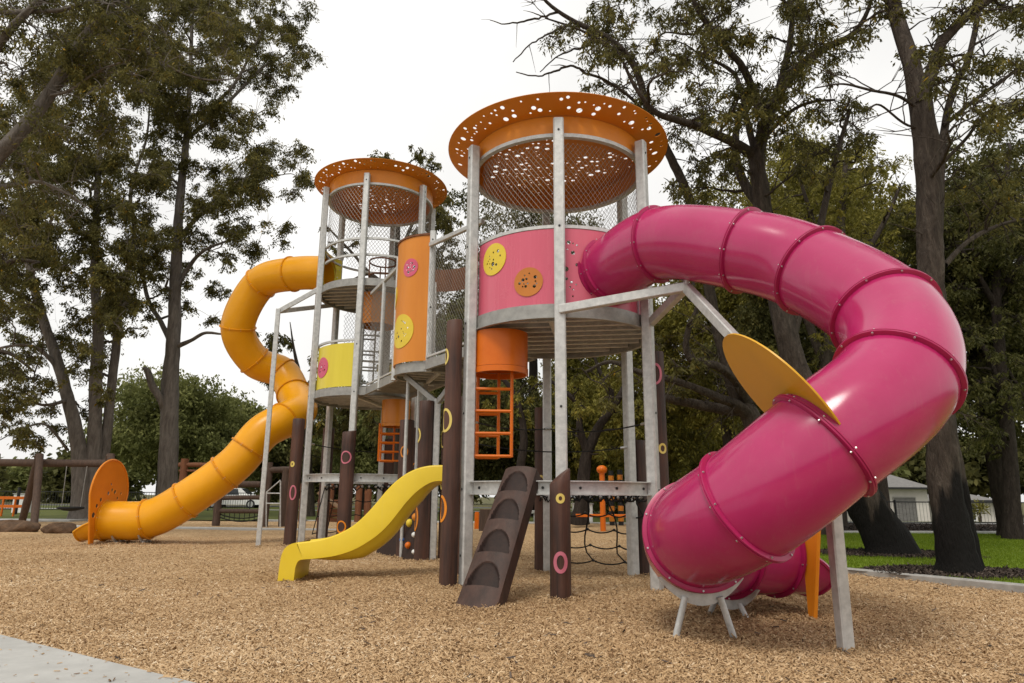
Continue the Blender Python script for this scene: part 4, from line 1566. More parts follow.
def bark_tube(m, path, rnd, seg=12, mi=0):
    pts = [p for p, r in path]
    n = len(pts)
    ph = rnd.random() * 6
    rows = []
    u = None
    for i in range(n):
        t = (pts[min(i + 1, n - 1)] - pts[max(i - 1, 0)]).normalized()
        if u is None: u = t.orthogonal().normalized()
        u = (u - t * u.dot(t)).normalized()
        w = t.cross(u)
        r = path[i][1]
        rows.append([pts[i] + (u * math.cos(a) + w * math.sin(a)) * r * (1 + 0.07 * math.sin(3 * a + ph + i * .35) + 0.05 * math.sin(5 * a - i * .6 + ph)) for a in [2 * PI * k / seg for k in range(seg)]])
    m.grid(rows, closed_u=True, mi=mi)


def connect(m, nodes, c, rnd, r0, r1=0.006, seg=5, bend=0.25):
    """a branch from the closest limb node (preferring lower ones) to c"""
    best = min(nodes, key=lambda q: (q[0] - c).length + 0.6 * max(0, q[0].z - c.z))
    p, rr = best
    r0 = min(r0, rr * 0.7)
    L = (c - p).length
    if L < 0.05: return [(c, r1)]
    mid1 = p.lerp(c, 0.35) + Vector((rnd.uniform(-1, 1), rnd.uniform(-1, 1), rnd.uniform(-.4, 1))) * L * bend * 0.6
    mid2 = p.lerp(c, 0.7) + Vector((rnd.uniform(-1, 1), rnd.uniform(-1, 1), rnd.uniform(-.4, 1))) * L * bend * 0.6
    path = limb_path([(p, r0), (mid1, r0 * .75), (mid2, r0 * .5), (c, r1)], 0.5, 12, rnd)
    bark_tube(m, path, rnd, seg)
    return path


def photo_tree(name, label, group, base, limbs, clumps, leafmat, bark, ll, lw, seed, hang=0.75, twig=0.05, per=11, dens=1.0, dead=(), dark_to=None, spread=0.16, ydepth=1.0, wmul=1.0):
    """limbs: lists of (px, py, Y, width px); clumps: (px, py, Y, radius px)"""
    rnd = random.Random(seed)
    t = thing(name, base, label, 'tree', group)
    m = MB()
    nodes = []
    for L in limbs:
        pts = []
        for px, py, Y, w in L:
            p = at(px, py, Y)
            pts.append((p, 0.5 * w * wmul * zc(p) / FPX))
        path = limb_path(pts, 0.06, None, rnd)
        bark_tube(m, path, rnd, 16 if pts[0][1] > 0.1 else 8)
        nodes += [q for q in path if q[1] < 0.22] or path[-3:]
    lv = Leaves()
    for px, py, Y, rp in clumps:
        Yj = Y + rnd.uniform(-1, 1) * ydepth
        c = at(px, py, Yj)
        r = rp * zc(c) / FPX
        path = connect(m, nodes, c, rnd, twig)
        nodes += path[4:]
        k = 4
        for _ in range(k):
            g = Vector((rnd.gauss(0, 1), rnd.gauss(0, 1), rnd.gauss(0, .7))).normalized() * r * rnd.uniform(0.6, 1.25)
            pp = limb_path([(c, 0.011), (c + g * 0.5 + Vector((0, 0, .1 * r)), 0.008), (c + g, 0.004)], 0.3, 6, rnd)
            bark_tube(m, pp, rnd, 4)
        n = max(6, int(dens * 34 * (r / 0.7) ** 2))
        # leaves in sub-clumps so that sky shows between them
        ns_ = max(3, int(9 * r / 0.7))
        for _ in range(ns_):
            g = Vector((rnd.gauss(0, 1), rnd.gauss(0, 1), rnd.gauss(0, .8))).normalized() * r * rnd.uniform(0.25, 0.85)
            q_ = r * rnd.uniform(0.16, 0.34)
            lv.clump(c + g, q_, max(3, int(1.25 * n / ns_)), ll, lw, hang, per=per, spread=min(spread, 0.06 + q_ * 0.4), flat=0.6, shell=0.6)
            bark_tube(m, limb_path([(c, 0.012), (c + g * 0.55 + Vector((0, 0, .12 * r)), 0.008), (c + g, 0.004)], 0.3, 6, rnd), rnd, 4)
    if base[1] < 16:
        tn_ = [q for q in nodes if 0.012 < q[1] < 0.16 and q[0].z > 2.0]
        for _ in range(150):
            q, r_ = tn_[rnd.randrange(len(tn_))]
            g = Vector((rnd.gauss(0, 1), rnd.gauss(0, 1), rnd.gauss(0.25, .7))).normalized() * rnd.uniform(0.35, 1.2)
            k1 = q + g * .45 + Vector((rnd.uniform(-.1, .1), rnd.uniform(-.1, .1), rnd.uniform(-.05, .12)))
            e1 = q + g
            bark_tube(m, limb_path([(q, min(0.016, r_ * .5)), (k1, 0.008), (e1, 0.0025)], 0.8, 8, rnd), rnd, 4)
            for _k in range(2):
                h_ = (g + Vector((rnd.gauss(0, .5), rnd.gauss(0, .5), rnd.gauss(0, .4)))) * rnd.uniform(.3, .5)
                bark_tube(m, limb_path([(k1, 0.006), (k1 + h_ * .5, 0.004), (k1 + h_, 0.002)], 0.8, 6, rnd), rnd, 3)
    for L in dead:
        path = limb_path([(at(a, b, Y), 0.5 * w * zc(at(a, b, Y)) / FPX) for a, b, Y, w in L], 0.8, None, rnd)
        bark_tube(m, path, rnd, 5)
        for _ in range(3):
            q, r_ = path[rnd.randrange(2, len(path))]
            g = Vector((rnd.gauss(0, 1), rnd.gauss(0, 1), rnd.gauss(0, 1))).normalized() * 0.5
            bark_tube(m, limb_path([(q, r_ * .6), (q + g * .5, r_ * .4), (q + g * 1.1 - Vector((0, 0, .05)), 0.003)], 0.5, 7, rnd), rnd, 4)
    tk = m.build('trunk', bark, t, 60, fix=False)
    lv.build('crown', leafmat, t)
    return t, tk


def bushy_tree(name, label, group, x, y, h, cr_, base_frac, leafmat, bark, seed, ll=0.2, lw=0.05, nclump=60, spr=26, trunk_r=0.2, hang=0.4, flat=0.8, lean=(0, 0), per=11, stems=1, top=1.0):
    rnd = random.Random(seed)
    g0_ = gz(x, y)
    t = thing(name, (x, y, g0_), label, 'tree', group)
    m = MB()
    nodes = []
    zc0 = h * base_frac
    for s in range(stems):
        ox, oy = (rnd.uniform(-.5, .5) * trunk_r * 3 if stems > 1 else 0), 0
        tx, ty = x + lean[0] + rnd.uniform(-.12, .12) * cr_ + ox * 3, y + lean[1] + rnd.uniform(-.1, .1) * cr_
        pts = [(Vector((x + ox, y + oy, g0_ - 0.15)), trunk_r * 1.35), (Vector((x + ox, y + oy, 0.5)), trunk_r), (Vector(((x + ox) * .5 + tx * .5 + rnd.uniform(-.2, .2), (y + ty) / 2, h * .45)), trunk_r * .75), (Vector((tx, ty, h * 0.88)), trunk_r * .15)]
        path = limb_path(pts, 0.08, 24, rnd)
        bark_tube(m, path, rnd, 12)
        nodes += [q for q in path if q[0].z > zc0 * 0.75]
    lv = Leaves()
    cz = (h + zc0) / 2
    hz = (h - zc0) / 2
    for k in range(nclump):
        g = Vector((rnd.gauss(0, 1), rnd.gauss(0, 1), rnd.gauss(0, 1))).normalized()
        f = rnd.random() ** 0.4 * rnd.uniform(0.75, 1.05)
        wz = 1 - 0.35 * abs(g.z) * top
        c = Vector((x + lean[0] * .8 + g.x * cr_ * f * wz, y + lean[1] * .8 + g.y * cr_ * f * wz, cz + g.z * hz * f))
        r = cr_ * rnd.uniform(0.14, 0.27)
        if k % 2 == 0:
            path = connect(m, nodes, c, rnd, trunk_r * 0.3, 0.012)
            nodes += path[5:]
        lv.clump(c, r, int(spr * rnd.uniform(.6, 1.3)), ll, lw, hang, flat, per=per, spread=ll * 1.1, shell=0.45)
    m.build('trunk', bark, t, 60, fix=False)
    lv.build('crown', leafmat, t)
    return t


def cl_ell(cx, cy, rx, ry, Y, n, rmin, rmax, seed, dy=1.5):
    rnd = random.Random(seed)
    o = []
    for _ in range(n):
        a = rnd.random() * 2 * PI; q = math.sqrt(rnd.random())
        o.append((cx + rx * q * math.cos(a), cy + ry * q * math.sin(a), Y + rnd.uniform(-dy, dy), rnd.uniform(rmin, rmax)))
    return o


GE = "tall gum trees around the playground"
# --- right: big near trunk with a charred foot
TY = 9.5
t1, tk1 = photo_tree("gum_tree", "tall gum with thick upright trunk charred black at its foot, right of the pink slide", GE, at(955, 574, TY), [
    [(958, 584, TY, 84), (957, 570, TY, 62), (953, 545, TY, 52), (947, 500, TY, 46), (942, 440, TY, 41), (936, 360, TY, 38), (932, 290, TY, 36), (930, 220, TY, 35), (926, 150, TY, 34), (920, 95, TY, 32)],
    [(920, 105, TY, 30), (912, 70, TY, 25), (902, 35, TY + .1, 22), (890, -10, TY + .2, 20), (878, -80, TY + .3, 17), (872, -190, TY + .4, 12), (880, -300, TY + .5, 6)],
    [(922, 100, TY, 20), (934, 62, TY, 18), (945, 38, TY - .1, 16), (985, 2, TY - .4, 14), (1050, -40, TY - .8, 11), (1120, -110, TY - 1, 6)],
    [(975, 580, TY + .25, 40), (968, 555, TY + .2, 32), (962, 500, TY + .2, 24), (952, 440, TY + .15, 16), (944, 390, TY + .1, 8)],
    [(936, 240, TY, 18), (940, 175, TY + .3, 13), (946, 120, TY + .5, 11), (955, 85, TY + .6, 10), (968, 60, TY + .7, 9), (978, 10, TY + .8, 8), (985, -80, TY + 1, 5)],
    [(944, 125, TY + .4, 7), (975, 100, TY + .5, 6), (1010, 75, TY + .6, 5), (1060, 40, TY + .8, 3)],
    [(940, 165, TY + .3, 6), (965, 140, TY + .2, 5), (990, 112, TY, 4), (1040, 100, TY, 3)],
    [(920, 110, TY, 5), (898, 96, TY - .2, 4.5), (870, 90, TY - .4, 4), (842, 84, TY - .5, 3), (815, 88, TY - .6, 2)],
    [(926, 130, TY, 4), (905, 124, TY - .1, 3.5), (880, 105, TY - .3, 3), (868, 110, TY - .4, 2)],
    [(945, 265, TY + .3, 9), (970, 240, TY + .5, 7), (1010, 222, TY + .8, 5), (1060, 215, TY + 1, 3)],
], cl_ell(985, 60, 70, 75, TY, 40, 12, 26, 1) + cl_ell(850, 30, 50, 50, TY, 12, 10, 20, 2) + cl_ell(900, -90, 190, 85, TY + .5, 50, 20, 42, 3) + cl_ell(990, 190, 50, 50, TY + 1.2, 12, 12, 26, 4),
    M_LEAF, M_BARKCH, 0.085, 0.015, 101, dens=2.2, twig=0.03, spread=0.11, wmul=0.66)
# --- right: leaning gum whose crown spreads over the near tower
TY = 12.6
LIMBS2 = [
    [(896, 578, TY, 88), (892, 562, TY, 70), (887, 545, TY, 57), (876, 522, TY, 48), (860, 490, TY, 44), (842, 456, TY, 39), (820, 415, TY, 34), (796, 365, TY + .1, 29), (780, 310, TY + .2, 26), (770, 255, TY + .3, 23), (762, 205, TY + .3, 21), (757, 165, TY + .3, 19), (756, 150, TY + .3, 18)],
    [(757, 165, TY + .3, 17), (763, 130, TY + .2, 15), (776, 98, TY, 13), (796, 70, TY - .2, 11), (825, 48, TY - .4, 9), (850, 36, TY - .6, 7), (866, 15, TY - .8, 5), (880, -30, TY - 1, 3)],
    [(754, 155, TY + .3, 14), (732, 142, TY, 11), (705, 129, TY - .3, 10), (680, 121, TY - .6, 9), (655, 112, TY - .9, 7), (636, 88, TY - 1.1, 5), (622, 60, TY - 1.2, 3)],
    [(766, 122, TY + .2, 11), (752, 88, TY, 10), (742, 66, TY - .2, 9), (728, 50, TY - .3, 8), (712, 30, TY - .5, 7), (697, 8, TY - .7, 6), (680, -40, TY - 1, 4)],
    [(754, 150, TY + .3, 9), (746, 115, TY + .5, 7), (738, 80, TY + .7, 5), (724, 66, TY + .8, 4), (700, 55, TY + 1, 3)],
    [(776, 98, TY, 9), (786, 60, TY + .3, 8), (792, 25, TY + .5, 7), (790, -20, TY + .8, 5)],
    [(762, 140, TY + .2, 6), (790, 112, TY - .2, 5), (812, 102, TY - .4, 4), (835, 100, TY - .6, 3)],
    [(768, 215, TY + .3, 14), (748, 190, TY + .8, 12), (738, 165, TY + 1, 11), (735, 140, TY + 1.2, 9), (742, 105, TY + 1.5, 6)],
    [(790, 345, TY + .1, 14), (812, 260, TY + .6, 10), (826, 200, TY + .9, 8), (838, 150, TY + 1.1, 6), (850, 110, TY + 1.2, 4)],
]
photo_tree("gum_tree", "gum leaning left with a dark flared foot, its trunk passing behind the pink slide", GE, at(893, 556, TY), LIMBS2,
    cl_ell(650, 40, 70, 45, TY, 22, 9, 20, 11) + cl_ell(705, 95, 60, 45, TY, 24, 8, 20, 12) + cl_ell(770, 60, 60, 60, TY, 24, 10, 22, 13) + cl_ell(820, 130, 55, 50, TY + .5, 20, 10, 22, 14) + cl_ell(740, -60, 150, 60, TY, 26, 18, 36, 15) + cl_ell(700, 175, 40, 25, TY + .5, 12, 8, 16, 16) + cl_ell(760, 15, 80, 30, TY, 18, 9, 19, 17) + cl_ell(720, 140, 50, 35, TY + 1, 16, 8, 17, 18) + cl_ell(840, 90, 40, 40, TY + 1, 12, 8, 16, 19),
    M_LEAF, M_BARKCH, 0.09, 0.016, 102, dens=2.3, twig=0.035, spread=0.12, wmul=0.8)

# --- gum behind the near tower: long limb up and to the left with bare twigs
TY = 14.5
photo_tree("gum_tree", "gum behind the near tower with a long bare-twigged limb reaching left over its roof", GE, at(770, 560, TY), [
    [(774, 562, TY, 48), (772, 530, TY, 34), (768, 480, TY, 30), (760, 440, TY, 27), (750, 415, TY, 24), (735, 390, TY, 18), (718, 330, TY, 14), (704, 260, TY, 12), (694, 215, TY, 11), (684, 185, TY - .2, 11), (667, 150, TY - .4, 10), (655, 128, TY - .5, 9.5), (647, 108, TY - .6, 9), (640, 80, TY - .7, 8.5), (629, 58, TY - .8, 8), (608, 38, TY - 1, 7), (575, 22, TY - 1.2, 5.5), (548, 3, TY - 1.3, 4), (530, -20, TY - 1.4, 3)],
    [(752, 418, TY, 16), (738, 405, TY - .2, 13), (716, 397, TY - .3, 11), (693, 387, TY - .4, 9), (666, 378, TY - .5, 8), (640, 372, TY - .6, 7), (610, 362, TY - .7, 5), (585, 372, TY - .8, 3)],
    [(748, 405, TY, 14), (735, 380, TY - .5, 11), (716, 366, TY - .8, 10), (694, 362, TY - 1, 9), (686, 348, TY - 1.1, 8), (690, 325, TY - 1.2, 7), (697, 305, TY - 1.2, 5), (690, 270, TY - 1.2, 3)],
    [(745, 411, TY, 15), (720, 409, TY + .3, 13), (690, 403, TY + .4, 11), (664, 397, TY + .5, 9), (645, 390, TY + .6, 6)],
    [(629, 58, TY - .8, 5), (604, 44, TY - 1, 4), (580, 30, TY - 1.3, 3), (545, 18, TY - 1.5, 2)],
    [(655, 128, TY - .5, 5), (633, 100, TY - .9, 4), (605, 80, TY - 1.2, 3.5), (588, 74, TY - 1.4, 3)],
], cl_ell(590, 30, 55, 30, TY - 1.2, 16, 8, 18, 21) + cl_ell(640, 55, 40, 40, TY - .8, 12, 8, 18, 22) + cl_ell(660, 5, 60, 25, TY - 1, 10, 10, 20, 23) + cl_ell(690, 330, 40, 40, TY - 1, 7, 10, 18, 24) + cl_ell(600, 75, 20, 20, TY - 1.2, 4, 8, 13, 25) + cl_ell(640, 385, 50, 18, TY, 7, 10, 18, 26),
    M_LEAF, M_BARK, 0.10, 0.017, 103, dens=1.7, twig=0.03, spread=0.13, wmul=0.8,
    dead=[[(588, 74, TY - 1.4, 3), (570, 66, TY - 1.5, 2.4), (548, 74, TY - 1.6, 2), (532, 76, TY - 1.6, 1.6), (516, 72, TY - 1.6, 1)], [(575, 22, TY - 1.2, 3), (550, 33, TY - 1.3, 2.2), (530, 45, TY - 1.4, 1.6), (513, 62, TY - 1.5, 1)], [(560, 12, TY - 1.2, 3), (530, 20, TY - 1.3, 2), (505, 24, TY - 1.4, 1.4), (490, 20, TY - 1.4, 0.8)], [(590, 45, TY - 1.2, 2.4), (560, 55, TY - 1.3, 1.6), (540, 72, TY - 1.3, 1)]])

TY = 19.0
photo_tree("gum_tree", "olive gum with layered low branches, seen above the first bends of the pink slide", GE, at(815, 545, TY), [
    [(815, 548, TY, 34), (817, 500, TY, 24), (822, 420, TY, 21), (830, 340, TY, 18), (838, 270, TY, 14), (842, 210, TY, 9), (846, 160, TY, 5)],
    [(826, 370, TY, 11), (800, 300, TY, 9), (775, 250, TY, 7), (752, 215, TY, 4)],
    [(834, 300, TY, 10), (862, 260, TY, 8), (888, 215, TY, 5), (900, 185, TY, 3)],
    [(838, 275, TY, 8), (815, 225, TY, 6), (800, 180, TY, 4)],
    [(823, 410, TY, 9), (850, 370, TY, 7), (885, 345, TY, 5), (905, 350, TY, 3)],
], cl_ell(830, 215, 85, 75, TY, 90, 9, 19, 111) + cl_ell(770, 260, 50, 55, TY + 1, 34, 9, 18, 112) + cl_ell(880, 300, 45, 70, TY + 1, 36, 9, 18, 113) + cl_ell(790, 350, 50, 40, TY + 1, 22, 9, 16, 114),
    M_LEAFO, M_BARK, 0.12, 0.022, 121, dens=1.0, twig=0.04, spread=0.16, ydepth=1.5, wmul=0.8)
TY = 17.5
photo_tree("gum_tree", "airy dark gum with arching branches at the right edge, behind the charred trunk", GE, at(1012, 540, TY), [
    [(1013, 545, TY, 26), (1012, 500, TY, 18), (1008, 430, TY, 15), (1000, 360, TY, 13), (996, 290, TY, 11), (1000, 220, TY, 8), (1010, 150, TY, 5)],
    [(1005, 400, TY, 8), (985, 350, TY, 6), (965, 330, TY, 4), (950, 335, TY, 2)],
    [(998, 310, TY, 8), (975, 270, TY, 6), (958, 245, TY, 4)],
    [(997, 300, TY, 7), (1020, 260, TY, 6), (1050, 240, TY, 4)],
    [(1000, 360, TY, 6), (1020, 390, TY, 4), (1040, 430, TY, 2)],
], cl_ell(985, 240, 45, 80, TY, 50, 9, 19, 115) + cl_ell(985, 390, 45, 70, TY, 50, 8, 17, 116) + cl_ell(1030, 300, 40, 110, TY, 44, 9, 18, 117),
    M_LEAFD, M_BARKD, 0.12, 0.022, 122, dens=0.9, twig=0.04, spread=0.16, ydepth=1.5, wmul=0.8)
TY = 24.0
photo_tree("gum_tree", "spreading olive gum whose low forked trunk shows under the near tower's deck", GE, at(585, 522, TY), [
    [(580, 524, TY, 20), (582, 500, TY, 14), (585, 470, TY, 12), (588, 450, TY, 11), (600, 425, TY, 9), (618, 400, TY, 7), (628, 380, TY, 5)],
    [(587, 452, TY, 9), (580, 430, TY, 7), (578, 405, TY, 6), (560, 388, TY, 4), (545, 376, TY, 2)],
    [(600, 425, TY, 6), (612, 395, TY, 5), (600, 372, TY, 4), (592, 350, TY, 2)],
    [(520, 470, TY + 2, 9), (524, 440, TY + 2, 8), (520, 410, TY + 2, 6), (508, 385, TY + 2, 5), (495, 372, TY + 2, 3)],
], cl_ell(610, 390, 40, 30, TY, 22, 6, 12, 118) + cl_ell(525, 390, 40, 30, TY + 2, 16, 6, 12, 119) + cl_ell(600, 440, 45, 25, TY + 1, 16, 6, 12, 120),
    M_LEAFO, M_BARKD, 0.14, 0.026, 123, dens=0.8, twig=0.04, spread=0.2, ydepth=1.0)

# --- left: near gum standing outside the frame, thick limbs crossing the corner
TY = 14.0
photo_tree("gum_tree", "gum at the left edge whose thick pale limbs cross the top left corner", GE, at(-110, 560, TY), [
    [(-110, 560, TY, 60), (-106, 500, TY, 44), (-90, 380, TY, 40), (-55, 250, TY, 36), (-15, 172, TY, 31), (20, 132, TY, 26), (48, 96, TY, 23), (68, 64, TY - .1, 21), (86, 36, TY - .2, 19), (108, 8, TY - .3, 17), (135, -25, TY - .4, 14), (160, -80, TY - .6, 9)],
    [(-60, 262, TY, 14), (-20, 196, TY + .2, 12), (15, 185, TY + .3, 9), (40, 182, TY + .4, 7), (70, 195, TY + .4, 4), (90, 210, TY + .4, 2)],
    [(-55, 250, TY, 22), (-40, 140, TY - .3, 18), (-10, 60, TY - .5, 16), (15, 24, TY - .7, 14), (40, 0, TY - .9, 12), (80, -40, TY - 1.1, 8)],
    [(70, 60, TY, 9), (105, 48, TY + .3, 7), (140, 50, TY + .5, 5), (180, 72, TY + .8, 4), (210, 80, TY + 1, 3), (240, 78, TY + 1.2, 2)],
    [(48, 96, TY, 7), (70, 90, TY - .3, 5), (100, 70, TY - .5, 4), (130, 60, TY - .7, 3)],
    [(0, 12, TY - .6, 10), (60, 10, TY - .8, 8), (110, -5, TY - 1, 5)],
], cl_ell(60, 40, 90, 60, TY, 40, 14, 30, 31) + cl_ell(40, 130, 70, 60, TY + .5, 28, 14, 28, 32) + cl_ell(160, 40, 70, 50, TY + .5, 30, 12, 26, 33) + cl_ell(40, 220, 50, 35, TY + .5, 10, 12, 22, 34) + cl_ell(80, -70, 150, 60, TY, 30, 20, 38, 35),
    M_LEAF, M_BARKG, 0.10, 0.017, 104, dens=1.5, wmul=0.5, twig=0.035, spread=0.13)

# --- left: grey trunk behind the orange slide
TY = 29.0
photo_tree("gum_tree", "gum with a single straight grey trunk and broken stub, left of the orange slide", GE, at(167, 520, TY), [
    [(166, 522, TY, 26), (167, 500, TY, 19), (169, 440, TY, 17), (170, 390, TY, 16), (173, 340, TY, 13), (175, 290, TY, 11), (177, 250, TY, 10), (180, 200, TY, 8), (186, 140, TY, 6), (190, 80, TY, 4), (192, 20, TY, 3)],
    [(166, 412, TY, 9), (160, 398, TY - .3, 7.5), (152, 385, TY - .5, 7), (148, 372, TY - .6, 6), (144, 368, TY - .6, 4)],
    [(178, 346, TY, 5), (192, 340, TY - .3, 3.5), (205, 333, TY - .6, 3), (222, 334, TY - .8, 2)],
    [(172, 345, TY, 6), (160, 320, TY + .5, 4.5), (148, 300, TY + 1, 4), (140, 260, TY + 1.5, 3)],
    [(176, 290, TY, 5), (190, 265, TY, 4), (205, 250, TY - .5, 3), (230, 240, TY - 1, 2)],
    [(178, 240, TY, 5), (200, 215, TY, 4), (230, 195, TY, 3), (262, 180, TY - .5, 2.4), (280, 175, TY, 1.6)],
    [(186, 140, TY, 4), (215, 115, TY, 3.4), (240, 90, TY, 3), (262, 68, TY, 2.4), (285, 55, TY, 1.6)],
    [(188, 120, TY, 3.5), (230, 90, TY - .5, 3), (255, 45, TY - .8, 2.4), (270, 15, TY - 1, 2)],
], cl_ell(205, 140, 60, 75, TY, 50, 11, 24, 41) + cl_ell(275, 60, 42, 40, TY, 24, 9, 19, 42) + cl_ell(285, 170, 26, 32, TY, 14, 9, 17, 43) + cl_ell(235, 225, 55, 40, TY, 24, 9, 18, 44) + cl_ell(170, 40, 70, 55, TY, 40, 12, 26, 45) + cl_ell(150, 250, 40, 40, TY, 16, 9, 18, 46) + cl_ell(205, 290, 45, 35, TY, 12, 8, 14, 47) + cl_ell(255, 15, 55, 25, TY, 20, 10, 20, 48),
    M_LEAF, M_BARKG, 0.135, 0.026, 105, dens=1.35, twig=0.07, spread=0.26, ydepth=2.5)
# --- left: group of three trunks
TY = 27.0
photo_tree("gum_tree", "big gum forking from a wide base into three trunks behind the log swing frame", GE, at(84, 525, TY), [
    [(78, 527, TY, 36), (80, 510, TY, 26), (80, 470, TY, 22), (76, 430, TY, 18), (66, 390, TY, 15), (52, 345, TY, 13), (40, 310, TY, 11), (28, 260, TY, 9), (20, 200, TY, 6), (15, 120, TY, 4)],
    [(92, 526, TY + .3, 34), (93, 500, TY + .3, 22), (94, 450, TY + .3, 18), (96, 390, TY + .3, 16), (98, 330, TY + .3, 14), (95, 280, TY + .3, 12), (96, 220, TY + .3, 9), (100, 140, TY, 6), (104, 60, TY, 4)],
    [(96, 500, TY + .5, 18), (104, 450, TY + .7, 14), (110, 400, TY + .8, 12), (116, 350, TY + .9, 11), (120, 300, TY + 1, 9), (134, 240, TY + 1, 6), (131, 190, TY + 1, 4.5), (146, 140, TY + 1.3, 3), (150, 100, TY + 1, 2)],
    [(60, 370, TY, 7), (40, 350, TY - .5, 5), (20, 345, TY - 1, 4), (-10, 350, TY - 1, 3)],
    [(70, 400, TY, 6), (45, 405, TY - 1, 4), (25, 400, TY - 1.5, 3), (0, 405, TY - 2, 2)],
    [(68, 450, TY, 4), (50, 428, TY - 1, 3.4), (38, 424, TY - 1.3, 3), (15, 432, TY - 1.6, 2), (0, 440, TY - 2, 1.4)],
], cl_ell(60, 300, 70, 60, TY, 40, 11, 22, 51) + cl_ell(100, 210, 70, 60, TY, 44, 12, 24, 52) + cl_ell(20, 400, 45, 50, TY - 1, 30, 8, 17, 53) + cl_ell(110, 290, 45, 50, TY - .5, 22, 9, 18, 54) + cl_ell(60, 120, 80, 60, TY, 36, 12, 26, 55) + cl_ell(15, 250, 45, 60, TY - 1, 22, 12, 22, 56) + cl_ell(110, 60, 70, 50, TY, 26, 12, 26, 57) + cl_ell(85, 380, 30, 35, TY - 1.5, 10, 8, 14, 58),
    M_LEAF, M_BARKG, 0.135, 0.026, 106, dens=1.3, wmul=0.72, twig=0.08, spread=0.26, ydepth=2.5)
# --- left margin, mid distance
TY = 22.0
photo_tree("gum_tree", "gum with drooping branches at the far left edge behind the swing frame", GE, at(-70, 528, TY), [
    [(-70, 530, TY, 34), (-68, 480, TY, 26), (-60, 380, TY, 22), (-45, 280, TY, 17), (-30, 180, TY, 11), (-20, 90, TY, 6)],
    [(-55, 340, TY, 10), (-25, 290, TY, 7), (10, 262, TY, 5), (40, 262, TY, 3)],
    [(-60, 380, TY, 9), (-30, 360, TY, 6), (5, 352, TY, 4), (35, 372, TY, 2)],
], cl_ell(5, 290, 45, 70, TY, 26, 12, 24, 61) + cl_ell(0, 180, 50, 60, TY, 20, 12, 26, 62) + cl_ell(10, 380, 35, 40, TY, 16, 8, 16, 63),
    M_LEAF, M_BARK, 0.115, 0.021, 107, dens=1.5, twig=0.05, spread=0.2, ydepth=1.5)

# --- slender trees seen through and beside the far tower
TY = 30.0
photo_tree("gum_tree", "slender gum rising behind the far tower's perforated roof", GE, at(392, 520, TY), [
    [(392, 522, TY, 16), (392, 480, TY, 13), (395, 400, TY, 11), (398, 330, TY, 9), (396, 260, TY, 8), (398, 210, TY, 6), (400, 170, TY, 4)],
    [(397, 330, TY, 5), (380, 290, TY, 4), (360, 262, TY, 3), (340, 240, TY, 2.4), (325, 225, TY, 1.5)],
    [(396, 300, TY, 5), (372, 275, TY, 3.5), (352, 280, TY, 2.4)],
    [(397, 260, TY, 4), (412, 225, TY, 3), (430, 195, TY, 2)],
    [(398, 340, TY, 4), (420, 300, TY, 3), (438, 265, TY, 2)],
], cl_ell(400, 172, 36, 22, TY, 24, 8, 15, 71) + cl_ell(430, 215, 26, 40, TY, 20, 8, 15, 72) + cl_ell(345, 235, 30, 25, TY, 7, 6, 12, 73) + cl_ell(440, 280, 22, 40, TY, 14, 8, 14, 74) + cl_ell(400, 400, 40, 45, TY, 18, 8, 16, 75),
    M_LEAF, M_BARK, 0.18, 0.034, 108, dens=0.55, twig=0.05, spread=0.24, ydepth=1.5)
photo_tree("gum_tree", "thin gum between the orange slide's mast and the far tower", GE, at(312, 520, 33.0), [
    [(310, 522, 33, 12), (308, 480, 33, 10), (305, 420, 33, 8), (300, 378, 33, 5), (294, 350, 33, 2.5), (290, 322, 33, 0.8)],
    [(304, 400, 33, 4), (285, 370, 33, 3), (268, 350, 33, 2)], [(305, 420, 33, 4), (330, 385, 33, 3), (350, 360, 33, 2)],
], cl_ell(275, 355, 28, 34, 33, 12, 7, 14, 81) + cl_ell(335, 390, 32, 35, 33, 18, 7, 14, 82) + cl_ell(300, 430, 40, 30, 33, 14, 8, 14, 83) + cl_ell(355, 420, 30, 40, 33, 18, 8, 15, 84),
    M_LEAF, M_BARK, 0.2, 0.038, 109, dens=0.55, twig=0.05, spread=0.26, ydepth=1.5)


def at0(px, Y):
    p = at(px, 500, Y)
    return p.x


def zof(py, Y):
    return at(512, py, Y).z


